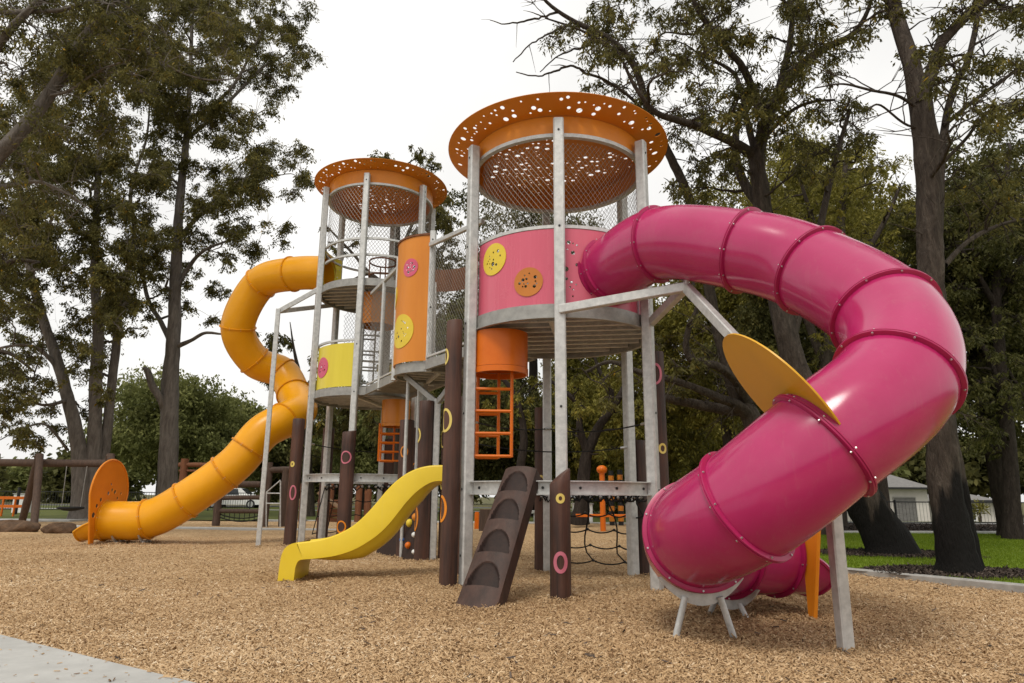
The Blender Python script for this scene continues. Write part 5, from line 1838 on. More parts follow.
# --- dense trees beyond the lawn (name, label, px, Y, top py, width px, base fraction, leaf, bark, ...)
BG = "dense trees beyond the playground"
BUSH = [
    ("round leafy green tree behind the orange slide's lower run", 160, 52, 384, 150, 0.18, M_LEAFG, 70, 0.35),
    ("wide thin-crowned tree showing over the pink panel of the near tower", 535, 36, 205, 230, 0.42, M_LEAFD, 46, 0.3),
    ("low dark green tree between the three-trunked gum and the round green tree", 222, 58, 402, 110, 0.15, M_LEAFG, 50, 0.3),
    ("dark dense tree directly behind the climbing ramp", 505, 34, 372, 120, 0.12, M_LEAFD, 60, 0.25),
    ("pale olive tree behind the near tower's middle post", 585, 38, 352, 130, 0.10, M_LEAFO, 64, 0.25),
    ("tall olive tree behind the right log of the near tower", 655, 30, 300, 150, 0.12, M_LEAFO, 80, 0.3),
    ("tall yellow-green tree above the first bend of the pink slide", 735, 27, 205, 170, 0.18, M_LEAFO, 90, 0.3),
    ("broad olive tree filling the gap between the leaning gum and the charred gum", 835, 25, 128, 190, 0.16, M_LEAFO, 120, 0.35),
    ("dark tree tucked behind the yellow fin of the pink slide", 790, 21, 280, 130, 0.14, M_LEAFD, 60, 0.25),
    ("dark conifer-like tree at the right edge behind the charred gum", 1005, 19, 165, 150, 0.20, M_LEAFD, 110, 0.28),
    ("olive tree with its crown behind the charred trunk", 882, 30, 180, 150, 0.40, M_LEAFO, 70, 0.3),
    ("tall dark tree beyond the right edge of the lawn", 1090, 24, 120, 190, 0.18, M_LEAFD, 90, 0.3),
    ("small grey-green tree beside the cream house", 832, 38, 380, 80, 0.12, M_LEAFD, 40, 0.2),
    ("olive bush behind the cargo net", 610, 48, 425, 140, 0.05, M_LEAFG, 44, 0.2),
    ("tall thin-topped tree showing between the two towers", 455, 44, 300, 110, 0.18, M_LEAFG, 56, 0.3),
    ("mid green tree behind the far tower's legs", 365, 50, 400, 120, 0.12, M_LEAFG, 50, 0.3),
    ("dark leafy tree beneath the far tower's lower deck", 420, 40, 405, 90, 0.14, M_LEAFD, 40, 0.25),
    ("round dark tree behind the yellow wave slide", 290, 62, 420, 90, 0.1, M_LEAFD, 36, 0.25),
    ("olive shrub tree behind the pink log rings at the right of the near tower", 700, 42, 380, 130, 0.05, M_LEAFO, 50, 0.25),
]
for i, (lab, px, Y, top, wpx, bf, lm, nc, trk) in enumerate(BUSH):
    h = zof(top, Y) * 1.1
    x = at0(px, Y)
    c_ = wpx / 2 * Y / FPX * 1.12
    bushy_tree("leafy_tree", lab, BG, x, Y, h, c_, bf, lm, M_BARKD if lm is M_LEAFD else M_BARK, 300 + i, ll=max(0.13, Y * 0.0056), lw=max(0.03, Y * 0.00135), nclump=int(nc * 1.9), spr=36, trunk_r=trk, hang=0.68)
# far row along the horizon
k = 0
rnd = random.Random(99)
FARP = [(-40, 75, 455), (25, 90, 462), (70, 80, 452), (120, 95, 440), (215, 85, 430), (270, 95, 445), (330, 90, 440), (400, 85, 430), (470, 95, 425), (540, 80, 430), (620, 95, 420), (700, 85, 410), (770, 90, 420), (850, 75, 425), (905, 80, 430), (960, 85, 425), (1010, 78, 420), (1070, 80, 410)]
FARL = ["leftmost tree of the distant row behind the road", "second distant tree from the left, above the orange barrier", "distant tree showing left of the three-trunked gum", "distant tree behind the exit of the orange slide", "distant tree under the middle of the orange slide", "distant tree beside the orange slide's mast", "distant tree seen under the far tower", "distant tree behind the yellow slide's crest", "distant tree left of the climbing ramp", "distant tree right of the climbing ramp", "distant tree behind the orange play pole", "distant tree behind the right log of the near tower", "distant tree behind the lower pink tube", "distant tree behind the cream house", "distant tree behind the charred trunk", "distant tree over the small cream house", "distant tree at the right edge over the hedge", "rightmost tree of the distant row behind the road"]
for (px, Y, top), lab in zip(FARP, FARL):
    h = zof(top, Y)
    bushy_tree("leafy_tree", lab, "distant row of trees", at0(px, Y), Y, h, h * 0.62, 0.03, M_LEAFG if k % 2 else M_LEAFD, M_BARKD, 500 + k, ll=0.75, lw=0.24, nclump=34, spr=14, trunk_r=0.25, hang=0.3)
    k += 1

# ================================================================== FARTHER PLAY EQUIPMENT, HOUSES, CARS, FENCES
def logbar(root, p, q, r, name='log', mat=None, rnd=random.Random(8)):
    m = MB()
    p, q = Vector(p), Vector(q)
    n = 9
    m.tube([p.lerp(q, k / n) for k in range(n + 1)], [r * (1 + 0.05 * math.sin(k * 1.7 + r * 90)) for k in range(n + 1)], 14)
    return m.build(name, mat or M_LOGF, root, 45)


def gp(px, Y, z=0.0):
    """ground point seen in column px at distance Y"""
    p = at(px, 500, Y)
    x = (px - 512) / FPX * (Y * math.cos(R(PITCH)) + (z - CAM_H) * math.sin(R(PITCH)))
    return Vector((x, Y, z))


# swing frame
SY = 22.5
sw = thing('swing_frame', gp(60, SY), "log swing frame with slanted legs and a hanging basket at the left", "swing frame")
zb = zof(466, SY)
logbar(sw, gp(-60, SY, zb), gp(112, SY + .3, zb), 0.125, 'crossbeam')
for px in (39, 110):
    c = at(px, 455, SY)
    logbar(sw, c, gp(px - 17, SY + 1.1, -0.1), 0.115, 'leg')
    logbar(sw, c + Vector((0.1, -0.1, 0.0)), gp(px - 4, SY - 1.0, -0.1), 0.11, 'leg')
bx = gp(72, SY, 0.55)
m = MB()
m.tube([bx + Vector((0.34 * math.cos(2 * PI * k / 24), 0.34 * math.sin(2 * PI * k / 24), 0)) for k in range(24)], 0.04, 8, closed=True)
m.lathe((bx.x, bx.y, bx.z - 0.04), [(0.001, -0.06), (0.2, -0.04), (0.32, 0.0)], 20)
m.build('basket', M_ROPE, sw, 40)
for sx in (-.3, .3):
    m = MB()
    m.tube([bx + Vector((sx, 0, 0)), (bx.x + sx * 1.1, SY, zb - 0.1)], 0.012, 6)
    m.build('chain', M_GALV_D, sw, 40)


def boulder(px, Y, rx, ry, rz, lab, seed):
    rnd = random.Random(seed)
    c = gp(px, Y)
    m = MB()
    rows = []
    ph = [rnd.random() * 6 for _ in range(6)]
    for i in range(15):
        th = PI * i / 14
        row = []
        for k in range(28):
            a = 2 * PI * k / 28
            w = 1 + 0.13 * math.sin(2 * a + ph[0] + th) + 0.09 * math.sin(5 * a + ph[1]) * math.sin(3 * th + ph[2]) + 0.06 * math.sin(7 * a + 5 * th + ph[3])
            sx = math.copysign(abs(math.sin(th)) ** 0.7, 1)
            row.append((c.x + rx * w * sx * math.cos(a), c.y + ry * w * sx * math.sin(a), rz * 0.35 + rz * w * math.cos(th) * 0.75))
        rows.append(row)
    m.grid(rows, closed_u=True, flip=True)
    o = m.build('boulder', M_ROCK, None, 70)
    tag(o, lab, 'boulder', 'boulders by the swing')


boulder(12, 18.9, 0.72, 0.4, 0.24, "long brown boulder in front of the swing frame's leg", 1)
boulder(61, 18.4, 0.36, 0.3, 0.22, "short brown boulder just left of the orange slide's exit", 2)

# orange barrier at the far left
ob = thing('barrier', gp(8, 30), "low orange railing at the far left behind the swing", "barrier")
for px in (-10, 2, 14, 26):
    m = MB(); m.vpost(gp(px, 30).x, 30, -0.05, 0.85, 0.07); m.build('post', M_ORL, ob, 30)
for z in (0.45, 0.8):
    m = MB(); m.bar(gp(-12, 30, z), gp(27, 30, z), 0.05, 0.12); m.build('rail', M_ORL, ob, 30)
ub = thing('utility_box', gp(22, 36), "pale grey utility box by the far left fence", "utility box")
m = MB(); m.vpost(gp(22, 36).x, 36, -0.05, 0.95, 0.7, 0.5, c=0.03); m.build('cabinet', M_WHITE, ub, 30)
m = MB(); m.vpost(gp(22, 36).x, 36, 0.952, 1.0, 0.78, 0.58, c=0.03); m.build('lid', M_KERB, ub, 30)
bo = MB(); q = gp(16.5, 33); bo.vpost(q.x, q.y, -0.05, 1.25, 0.12, c=0.03); bo.vpost(q.x, q.y, 1.251, 1.28, 0.1, c=0.04)
tag(bo.build('bollard', M_DARK, None, 30), "dark square bollard left of the swing frame's legs", "bollard")


def bar_fence(name, lab, p, q, h, gap, wr, mat, posts=2.4):
    p, q = Vector(p), Vector(q)
    f = thing(name, p, lab, 'fence')
    L = (q - p).length; t = (q - p).normalized()
    up = lambda u, z: p + t * u + Vector((0, 0, gz((p + t * u).x, (p + t * u).y) + z))
    k = 0
    n = int(L / posts)
    for i in range(n + 1):
        m = MB(); c = up(i * posts, 0); m.vpost(c.x, c.y, c.z - 0.1, c.z + h + 0.03, 0.07, ang=math.atan2(t.y, t.x)); m.build('post', mat, f, 30)
    for i in range(n):
        m = MB()
        for z in (0.1, h - 0.05):
            m.bar(up(i * posts + .036, z), up((i + 1) * posts - .036, z), 0.04, 0.045)
        u = i * posts + gap
        while u < (i + 1) * posts - gap * .5:
            m.tube([up(u, 0.12), up(u, h - 0.07)], wr, 4, caps=False)
            u += gap
        m.build('fence_panel', mat, f, 30, fix=False)


bar_fence('bar_fence', "long black bar fence beyond the lawn on the left", gp(-60, 40), gp(255, 43), 1.15, 0.14, 0.012, M_DARK)
bar_fence('bar_fence', "black bar fence in front of the cream houses on the right", gp(845, 27.2), gp(1120, 30), 0.95, 0.16, 0.0055, M_DARK)


def car(root_p, ang, body_mat, lab, L=4.5, Wd=1.78, H=1.5):
    t = thing('parked_car', root_p, lab, 'car')
    ca, sa = math.cos(ang), math.sin(ang)
    z0 = root_p[2]
    P = lambda x, y, z: (root_p[0] + x * ca - y * sa, root_p[1] + x * sa + y * ca, z0 + z)
    side = [(-L / 2, 0.35), (-L / 2 + .03, 0.72), (-L / 2 + .12, 0.92), (-L * .36, 0.98), (L * .22, 0.95), (L * .40, 0.84), (L / 2 - .04, 0.68), (L / 2, 0.45), (L / 2 - .05, 0.28), (-L / 2 + .05, 0.28)]
    m = MB()
    rows = []
    for y, s in ((-Wd / 2, .97), (-Wd / 2 + .06, 1), (Wd / 2 - .06, 1), (Wd / 2, .97)):
        rows.append([P(x * s, y, 0.28 + (z - .28) * s) for x, z in side])
    m.grid(rows, closed_u=True)
    for r in (rows[0], rows[-1]): m.add(r, [tuple(range(len(side)))])
    cab = [(-L * .44, 0.93), (-L * .38, H - .12), (-L * .30, H), (L * .02, H), (L * .12, H - .06), (L * .27, 0.93)]
    rows = []
    for y, s, dz in ((-Wd / 2 + .05, 1, 0), (-Wd / 2 + .22, 1, 1), (Wd / 2 - .22, 1, 1), (Wd / 2 - .05, 1, 0)):
        rows.append([P(x, y, z if dz else min(z, 0.94)) for x, z in cab])
    rows2 = []
    for y, zz in ((-Wd / 2 + .06, 0.0), (-Wd / 2 + .2, 1.0), (Wd / 2 - .2, 1.0), (Wd / 2 - .06, 0.0)):
        rows2.append([P(x * (1 if zz else 1.02), y, 0.93 + (z - 0.93) * zz) for x, z in cab])
    m.grid(rows2)
    m.build('body', body_mat, t, 35)
    for s in (-1, 1):
        for xs in ((-L * .35, -L * .13), (-L * .11, L * .10)):
            g = MB()
            q = []
            for x, z in ((xs[0], .1), (xs[1] + .02, .1), (xs[1] - (0.12 if xs[1] > 0 else 0), .86), (xs[0] + .07, .86)):
                yy = s * (Wd / 2 - .06 - .14 * z + .006)
                q.append(P(x, yy, 0.93 + z * (H - .93)))
            g.add(q, [(0, 1, 2, 3)])
            g.build('side_window', M_GLASS, t, 0)
    for (xa, za), (xb, zb_) in (((L * .255, .955), (L * .125, H - .06)), ((-L * .435, .97), (-L * .385, H - .13))):
        o = 0.012 if xa > 0 else -0.012
        g = MB()
        g.add([P(xa + o, -Wd / 2 + .14, za + .01), P(xa + o, Wd / 2 - .14, za + .01), P(xb + o, Wd / 2 - .27, zb_ + .01), P(xb + o, -Wd / 2 + .27, zb_ + .01)], [(0, 1, 2, 3)])
        g.build('windscreen', M_GLASS, t, 0)
    for x in (-L * .31, L * .31):
        for s in (-1, 1):
            w = MB()
            w.tube([P(x, s * (Wd / 2 - .2), .32), P(x, s * (Wd / 2 + .008), .32)], 0.32, 20)
            wo = w.build('wheel', M_RUBB, t, 30)
            w = MB(); w.tube([P(x, s * (Wd / 2 + .004), .32), P(x, s * (Wd / 2 + .016), .32)], 0.2, 16); w.build('rim', M_BOLT, wo, 30)


car(gp(236, 53), 0.06, M_WHITE, "small white car parked beyond the lawn, seen under the orange slide")
car(gp(71, 84), 0.02, M_SILVER, "silver car with dark windows parked beyond the fence left of the orange slide", L=4.8, H=1.75)

# timber climbing course with rope bridge and metal ladder, left of the far tower
CY = 23.0
cc = thing('climbing_course', gp(240, CY), "dark timber climbing course with log rails, rope bridge and steel ladder behind the orange slide", "climbing course")
for px, top, r in ((179, 461, 0.12), (217, 500, 0.12), (266, 464, 0.1), (283, 470, 0.12)):
    q = gp(px, CY)
    logbar(cc, q - Vector((0, 0, .1)), (q.x, CY, zof(top, CY)), r, 'post', M_REDW if px == 179 else M_LOGF)
for (a, ya), (b, yb), r in (((180, 467), (216, 467), .075), ((180, 473), (214, 473), .04), ((217, 500), (266, 499), .075), ((217, 513), (266, 513), .075), ((238, 486), (262, 486), .1), ((263, 472), (291, 471), .1)):
    logbar(cc, gp(a, CY, zof(ya, CY)), gp(b, CY, zof(yb, CY)), r, 'rail', M_REDW if a == 180 else M_LOGF)
m = MB()
for dz in (0, 0.1):
    m.tube(sag(gp(218, CY, .32 + dz), gp(266, CY, .3 + dz), 0.16), 0.02, 6)
for k in range(9):
    a = gp(220 + 5 * k, CY, 0); tt = (k + .4) / 9.0
    m.tube([(a.x, CY - .02, .31 - 0.64 * tt * (1 - tt)), (a.x, CY - .02, zof(513, CY))], 0.012, 5)
m.build('rope_bridge', M_ROPE, cc, 40)
m = MB(); q = gp(266, CY - .14, zof(482, CY)); m.bar(q - Vector((0, 0, .13)), q + Vector((0, 0, .13)), 0.16, 0.02); m.build('sign', M_RED, cc, 30)
m = MB()
for px in (267.5, 281.5):
    m.tube([gp(px, CY - .3, -.05), gp(px, CY - .3, zof(483 if px > 275 else 494, CY))], 0.022, 8)
for y in (482, 495, 505):
    m.tube([gp(267.5, CY - .3, zof(y if y > 490 else 494, CY)), gp(281.5, CY - .3, zof(y, CY))], 0.02, 8)
m.build('steel_ladder', M_GALV, cc, 40)

# timber fort with a tan chute behind the far tower
FY = 27.0
ft = thing('timber_fort', gp(335, FY), "brown timber play fort with a tan chute, seen under the far tower", "play fort")
m = MB()
a, b = gp(318, FY), gp(341, FY)
for k in range(5):
    m.bar((a.x, FY, 0.08 + k * .17), (b.x, FY, 0.08 + k * .17), 0.1, 0.15)
m.build('plank_wall', M_REDW, ft, 30)
m = MB()
m.bar(gp(320, FY - .35, zof(494, FY)), gp(341, FY - .35, zof(509, FY)), 0.4, 0.09)
m.build('chute', M_WOODCUT, ft, 30)
for px, top in ((303, 485), (330, 478), (359, 486), (322, 492), (368, 490)):
    q = gp(px, FY + .2)
    logbar(ft, q - Vector((0, 0, .1)), (q.x, q.y, zof(top, FY)), 0.14, 'post', M_REDW)

# orange spinner pole, striped posts, cabinet behind the cargo net
PY = 21.6
sp = thing('spinner_pole', gp(604.5, PY), "tall orange spinner pole with round cap behind the cargo net", "play pole")
q = gp(604.5, PY)
m = MB(); m.tube([(q.x, PY, -.1), (q.x, PY, zof(470, PY))], 0.085, 16); m.build('pole', M_ORL, sp, 40)
m = MB(); m.ball((q.x, PY, zof(469, PY)), 0.17, sz=0.8, n=8); m.build('cap', M_ORL, sp, 60)
m = MB(); m.bar(gp(577, PY, zof(515, PY)), gp(630, PY, zof(515, PY)), 0.1, 0.09); m.build('cross_bar', M_ORL, sp, 30)
for k, (px, top) in enumerate(((613.5, 470), (622.5, 469))):
    q = gp(px, 26)
    zt = zof(top, 26)
    st = thing('striped_post', q, ["left striped yellow and black play post behind the cargo net", "right striped yellow and black play post behind the cargo net"][k], "play post", "striped play posts")
    nb = 11
    for b in range(nb):
        m = MB(); m.tube([(q.x, q.y, -.05 + (zt + .05) * b / nb + .002), (q.x, q.y, -.05 + (zt + .05) * (b + 1) / nb)], 0.105 if b % 2 else 0.095, 14)
        m.build('band', M_ORP if b % 2 else M_DARK, st, 30)
cb = thing('grey_cabinet', gp(584, 27.6), "pale grey cabinet standing behind the orange spinner pole", "cabinet")
m = MB(); m.vpost(gp(584, 27.6).x, 27.6, -.05, .72, .75, .5, c=.03); m.build('cabinet_body', M_WHITE, cb, 30)
m = MB(); m.vpost(gp(584, 27.6).x, 27.6, .722, .77, .82, .57, c=.03); m.build('lid', M_KERB, cb, 30)
bn = thing('concrete_bench', gp(530, 28.5), "pale concrete bench seen below the ring beam right of the climbing ramp", "bench")
m = MB(); m.bar(gp(520, 28.5, .40), gp(541, 28.5, .40), .5, .12); m.build('seat', M_CONC, bn, 30)
for px in (522.5, 538.5):
    m = MB(); m.vpost(gp(px, 28.5).x, 28.5, -.05, .335, .3, .4); m.build('leg', M_CONC, bn, 30)
tp_ = thing('timber_stump', gp(487, 21), "dark brown cut timber stump behind the climbing ramp", "stump")
m = MB(); q = gp(487, 21); m.tube([(q.x, 21, -.1), (q.x, 21, .62)], [.21, .19], 18); m.build('stump_body', M_LOGF, tp_, 40)
m = MB(); m.tube([(q.x, 21, .621), (q.x, 21, .635)], [.17, .17], 18); m.build('cut_top', M_WOODCUT, tp_, 40)
op = MB(); q = gp(478, 22); op.vpost(q.x, q.y, -.05, .5, .14, c=.03); op.vpost(q.x, q.y, .501, .53, .11, c=.03)
tag(op.build('marker_post', M_ORL, None, 30), "short square orange marker post left of the brown stump", "marker post")


def house(px0, px1, Y, wall_h, roof_h, depth, lab, openings):
    a, b = gp(px0, Y), gp(px1, Y)
    z0 = gz((a.x + b.x) / 2, Y) - 0.1
    h = thing('house', ((a.x + b.x) / 2, Y, z0), lab, 'house', "cream houses across the road")
    m = MB()
    x0, x1 = a.x, b.x
    m.bar(((x0 + x1) / 2, Y + depth / 2, z0), ((x0 + x1) / 2, Y + depth / 2, z0 + wall_h), x1 - x0, depth, cham=0.002) if False else None
    v = [(x0, Y, z0), (x1, Y, z0), (x1, Y + depth, z0), (x0, Y + depth, z0), (x0, Y, z0 + wall_h), (x1, Y, z0 + wall_h), (x1, Y + depth, z0 + wall_h), (x0, Y + depth, z0 + wall_h)]
    m.add(v, [(0, 1, 5, 4), (1, 2, 6, 5), (2, 3, 7, 6), (3, 0, 4, 7)])
    m.build('wall', M_REND, h, 0)
    e = 0.5
    zt = z0 + wall_h
    ins = min(depth, x1 - x0) / 2 + e
    r0 = (x0 - e + ins, Y + depth / 2, zt + roof_h); r1 = (x1 + e - ins, Y + depth / 2, zt + roof_h)
    q = [(x0 - e, Y - e, zt), (x1 + e, Y - e, zt), (x1 + e, Y + depth + e, zt), (x0 - e, Y + depth + e, zt), r0, r1]
    m = MB()
    m.add(q, [(0, 1, 5, 4), (1, 2, 5), (2, 3, 4, 5), (3, 0, 4), (3, 2, 1, 0)])
    ro = m.build('roof', M_TILE, h, 0)
    m = MB()
    m.bar((x0 - e, Y - e - .06, zt + .02), (x1 + e, Y - e - .06, zt + .02), 0.1, 0.14)
    m.build('gutter', M_DARK, ro, 30)
    for nm, ox, oz, w, hh in openings:
        m = MB()
        m.bar((x0 + ox - w / 2 - .05, Y - .03, z0 + oz - hh / 2 - .04), (x0 + ox + w / 2 + .05, Y - .03, z0 + oz - hh / 2 - .04), .08, .08)
        m.bar((x0 + ox - w / 2 - .05, Y - .03, z0 + oz + hh / 2 + .04), (x0 + ox + w / 2 + .05, Y - .03, z0 + oz + hh / 2 + .04), .08, .08)
        for s in (-1, 1):
            m.bar((x0 + ox + s * (w / 2 + .04), Y - .028, z0 + oz - hh / 2), (x0 + ox + s * (w / 2 + .04), Y - .028, z0 + oz + hh / 2), .07, .07)
        if nm == 'window': m.bar((x0 + ox, Y - .026, z0 + oz - hh / 2), (x0 + ox, Y - .026, z0 + oz + hh / 2), .05, .05)
        wo = m.build(nm, M_WHITE if nm == 'window' else M_KERB, h, 30)
        m = MB()
        if nm == 'window':
            m.add([(x0 + ox - w / 2, Y - .012, z0 + oz - hh / 2), (x0 + ox + w / 2, Y - .012, z0 + oz - hh / 2), (x0 + ox + w / 2, Y - .012, z0 + oz + hh / 2), (x0 + ox - w / 2, Y - .012, z0 + oz + hh / 2)], [(0, 1, 2, 3)])
            m.build('pane', M_GLASS, wo, 0)
        else:
            n = 5
            for k in range(n):
                zz = z0 + oz - hh / 2 + hh * (k + .5) / n
                m.bar((x0 + ox - w / 2, Y - .02, zz), (x0 + ox + w / 2, Y - .02, zz), .03, hh / n - .02)
            m.build('door_panel', M_TILE, wo, 30)
    return h


house(876, 931, 50, 2.6, 1.5, 7, "larger cream house with dark garage door, left of the charred gum trunk", [('garage_door', 2.2, 1.0, 1.5, 1.9), ('window', 0.75, 1.2, 0.5, 1.5)])
house(958, 998, 52, 1.75, 0.85, 6, "smaller cream house with grey hip roof, right of the charred gum trunk", [('window', 1.0, 1.0, 0.7, 1.2)])
house(30, 64, 95, 2.6, 2.0, 9, "distant cream house beyond the road at the far left", [('window', 1.4, 1.4, 1.2, 1.1)])
# small plant in front of the smaller house
yu = thing('yucca_plant', gp(981, 46) + Vector((0, 0, gz(14, 46))), "small yellow-green yucca in front of the smaller cream house", "plant")
lv = Leaves()
q = gp(981, 46); zq = gz(q.x, 46)
lv.clump((q.x, q.y, zq + 1.05), 0.35, 14, 0.55, 0.05, hang=-0.1, per=6, spread=0.08)
lv.build('leaves', M_LEAFO, yu)
m = MB(); m.tube([(q.x, q.y, zq - .05), (q.x + .03, q.y, zq + .95)], [.09, .06], 8); m.build('stem', M_BARK, yu, 40)

# dark mulch saucers around the two gums on the lawn
for (px, py, Y, rx, ry) in ((955, 572, 9.55, 1.25, 0.8), (890, 553, 12.65, 1.5, 1.0)):
    c = at(px, py, Y)
    m = MB()
    ring = []
    for k in range(40):
        a = 2 * PI * k / 40
        w = 1 + 0.10 * math.sin(3 * a + px) + 0.05 * math.sin(7 * a)
        ring.append((c.x + rx * w * math.cos(a), Y + ry * w * math.sin(a), 0.062))
    m.add(ring, [tuple(range(40))])
    tag(m.build('tree_mulch', M_MULCHD, None, 0), kind='structure')


# ---- loose ground stuff: wood chips, grass blades, chips strewn on the concrete
def in_poly(x, y, poly):
    c = np.zeros(len(x), bool)
    for i in range(len(poly)):
        (x1, y1), (x2, y2) = poly[i - 1], poly[i]
        k = (y1 > y) != (y2 > y)
        c ^= k & (x < (x2 - x1) * (y - y1) / (y2 - y1 + 1e-12) + x1)
    return c


def chips(name, x, y, z, lmin, lmax, mat, tint, tilt=0.35, wr=0.26):
    n = len(x)
    yaw = rng.random(n) * 2 * PI
    L = lmin + (lmax - lmin) * rng.random(n) ** 1.5
    W = L * wr * (0.6 + 0.8 * rng.random(n))
    tl = rng.normal(size=n) * tilt
    d = np.stack([np.cos(yaw) * np.cos(tl), np.sin(yaw) * np.cos(tl), np.sin(tl)], -1)
    sdd = np.stack([-np.sin(yaw), np.cos(yaw), rng.normal(size=n) * 0.35], -1)
    c = np.stack([x, y, z + np.abs(np.sin(tl)) * L * 0.4], -1)
    l2, w2 = (L / 2)[:, None], (W / 2)[:, None]
    k = (0.35 + 0.65 * rng.random(n))[:, None]
    nrm = np.cross(d, sdd)
    up = nrm * (W * 0.45)[:, None]
    # a chip: a thin wedge - flat top, two bevelled long sides
    V = np.stack([c - d * l2 - sdd * w2 * k, c + d * l2 - sdd * w2, c + d * l2 + sdd * w2 * k, c - d * l2 + sdd * w2,
                  c - d * l2 * .8 - sdd * w2 * k * .3 + up, c + d * l2 * .85 - sdd * w2 * .3 + up, c + d * l2 * .8 + sdd * w2 * k * .4 + up, c - d * l2 * .85 + sdd * w2 * .4 + up], 1).reshape(-1, 3)
    b = (np.arange(n) * 8)[:, None]
    F = np.concatenate([b + np.array([[4, 5, 6, 7]]), b + np.array([[0, 1, 5, 4]]), b + np.array([[2, 3, 7, 6]]), b + np.array([[1, 2, 6, 5]])], 0)
    o = numpy_mesh(name, V, F, mat, np.tile(tint, 4))
    tag(o, kind='stuff')
    return o


def view_points(n, y0, y1, power=1.6, xmargin=0.82, hw=0.5):
    """points over the ground, denser close by"""
    u = rng.random(n)
    e = 1 - power
    y = (y0 ** e + u * (y1 ** e - y0 ** e)) ** (1 / e)
    x = (rng.random(n) * 2 - 1) * (y * xmargin + hw)
    return x, y


lawn_poly = lawn_pts

x, y = view_points(700000, 2.6, 17, 1.7, 0.86, 0.6)
keep = ~in_poly(x, y, lawn_poly)
pn_ = np.array([pd.y, -pd.x]); pn_ = pn_ / np.linalg.norm(pn_)
sgn = (x - pa.x) * pn_[0] + (y - pa.y) * pn_[1]
inside = sgn * (1 if ((-3.0 - 0) * pn_[0] + (-5.0) * pn_[1]) > 0 else -1) > -0.005
keep &= ~inside
x, y = x[keep], y[keep]
n = len(x)
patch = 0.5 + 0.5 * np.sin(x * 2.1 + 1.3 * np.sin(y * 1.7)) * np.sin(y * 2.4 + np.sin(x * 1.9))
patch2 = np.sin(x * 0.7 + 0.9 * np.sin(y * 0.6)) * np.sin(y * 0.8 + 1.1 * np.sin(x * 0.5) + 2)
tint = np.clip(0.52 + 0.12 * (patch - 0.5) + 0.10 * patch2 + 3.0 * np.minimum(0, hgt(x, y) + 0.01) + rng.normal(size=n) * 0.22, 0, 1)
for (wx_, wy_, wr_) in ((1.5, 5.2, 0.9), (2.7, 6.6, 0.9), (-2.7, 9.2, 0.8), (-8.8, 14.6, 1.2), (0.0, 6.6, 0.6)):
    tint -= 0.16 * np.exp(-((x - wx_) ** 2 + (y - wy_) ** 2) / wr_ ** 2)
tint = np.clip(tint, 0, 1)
dk = rng.random(n) < 0.05
tint[dk] = rng.random(dk.sum()) * 0.15
size = np.clip(y / 6.0, 0.75, 1.5)
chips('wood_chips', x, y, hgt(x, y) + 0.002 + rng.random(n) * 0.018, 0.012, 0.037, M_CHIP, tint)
# chips heaped against posts, logs and slide feet
feet = []
for o_ in list(bpy.data.objects):
    if o_.type == 'MESH' and o_.name.split('.')[0] in ('post', 'timber_log', 'mast', 'leg', 'support_leg', 'ramp_body', 'rolled_end', 'pole', 'exit_fin', 'wall_panel') and o_.parent is not None:
        ro = root_loc(o_)
        vv = np.empty(len(o_.data.vertices) * 3, np.float32); o_.data.vertices.foreach_get('co', vv); vv = vv.reshape(-1, 3) + np.array(ro)
        lowv = vv[vv[:, 2] < 0.04]
        if len(lowv) and 3 < lowv[:, 1].mean() < 18 and lowv[:, 2].min() < 0.02:
            feet.append((lowv[:, 0].mean(), lowv[:, 1].mean(), max(0.05, np.ptp(lowv[:, 0]) / 2), max(0.05, np.ptp(lowv[:, 1]) / 2)))
fx_, fy_, fz_ = [], [], []
for cx_, cy_, ex_, ey_ in feet:
    m_ = int(260 + 900 * (ex_ + ey_))
    a = rng.random(m_) * 2 * PI; d_ = np.abs(rng.normal(size=m_)) * 0.07
    fx_.append(cx_ + (ex_ + d_) * np.cos(a)); fy_.append(cy_ + (ey_ + d_) * np.sin(a)); fz_.append(0.034 * np.exp(-d_ * 11) * rng.random(m_))
fx_, fy_, fz_ = np.concatenate(fx_), np.concatenate(fy_), np.concatenate(fz_)
chips('wood_chips', fx_, fy_, hgt(fx_, fy_) + 0.004 + fz_, 0.014, 0.042, M_CHIP, np.clip(0.42 + rng.normal(size=len(fx_)) * 0.22, 0, 1), tilt=0.5)
# a few fallen gum leaves
x, y = view_points(420, 3, 16, 1.3, 0.86, 0.6)
k_ = ~in_poly(x, y, lawn_poly)
x, y = x[k_], y[k_]
chips('fallen_leaves', x, y, hgt(x, y) + 0.018, 0.04, 0.075, M_CHIPD, np.clip(0.6 + rng.random(len(x)) * 0.4, 0, 1), tilt=0.25, wr=0.2)
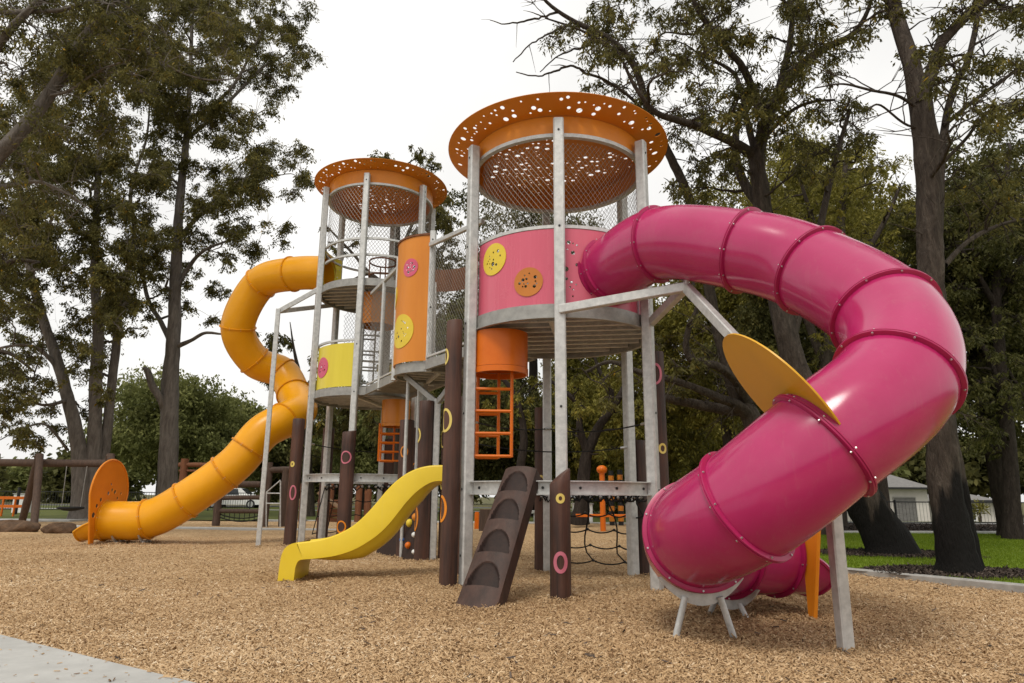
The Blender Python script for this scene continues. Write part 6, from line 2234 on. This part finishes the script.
# strays on the concrete path
x, y = view_points(9000, 2.6, 8, 1.2, 0.86, 0.4)
sgn = ((x - pa.x) * pn_[0] + (y - pa.y) * pn_[1]) * (1 if ((-3.0) * pn_[0] + (-5.0) * pn_[1]) > 0 else -1)
k_ = (sgn > 0) & (rng.random(len(x)) < 0.14 + 0.8 * np.exp(-sgn * 9))
x, y = x[k_], y[k_]
chips('stray_chips', x, y, np.full(len(x), 0.038), 0.015, 0.045, M_CHIP, np.clip(0.35 + rng.normal(size=len(x)) * 0.25, 0, 1), tilt=0.1)
# dark mulch bits round the gums
xs, ys = [], []
for (px, py, Y, rx, ry) in ((955, 572, 9.55, 1.15, 0.72), (890, 553, 12.65, 1.4, 0.9)):
    c = at(px, py, Y)
    a = rng.random(5000) * 2 * PI; q_ = np.sqrt(rng.random(5000))
    xs.append(c.x + rx * q_ * np.cos(a)); ys.append(Y + ry * q_ * np.sin(a))
xs, ys = np.concatenate(xs), np.concatenate(ys)
chips('bark_mulch', xs, ys, np.full(len(xs), 0.068), 0.03, 0.075, M_CHIPD, np.clip(rng.random(len(xs)) ** 1.5, 0, 1))
# garden bed litter
x = 7 + rng.random(14000) * 24; y = 20.0 + rng.random(14000) * 6 + (x - 6.5) * 0.1
chips('garden_litter', x, y, np.full(len(x), 0.06), 0.06, 0.16, M_CHIPD, np.clip(rng.random(len(x)) ** 1.3, 0, 1))
# grass blades on the lawn
x = 2 + rng.random(260000) * 17; y = 5 + rng.random(260000) ** 1.1 * 15
k_ = in_poly(x, y, lawn_poly) & (np.abs(x) < y * 0.9 + 1)
kx = np.array([p.x for p in kc]); ky = np.array([p.y for p in kc])
for (px, py, Y, rx, ry) in ((955, 572, 9.55, 1.2, 0.75), (890, 553, 12.65, 1.4, 0.9)):
    c = at(px, py, Y)
    k_ &= ((x - c.x) / rx) ** 2 + ((y - Y) / ry) ** 2 > 1
x, y = x[k_], y[k_]
n = len(x)
lv = Leaves()
d = rng.normal(size=(n, 3)) * 0.45; d[:, 2] = 1
d /= np.linalg.norm(d, axis=1)[:, None]
lv.P.append(np.stack([x, y, np.full(n, 0.05)], -1)); lv.D.append(d)
lv.L.append(0.025 + 0.035 * rng.random(n)); lv.W.append(np.full(n, 0.0045)); lv.T.append(np.clip(0.45 + 0.2 * np.sin(x * 1.1) * np.sin(y * .9) + rng.normal(size=n) * .2, 0, .95))
g = lv.build('grass_blades', M_GRASSB, None)
tag(g, kind='stuff')
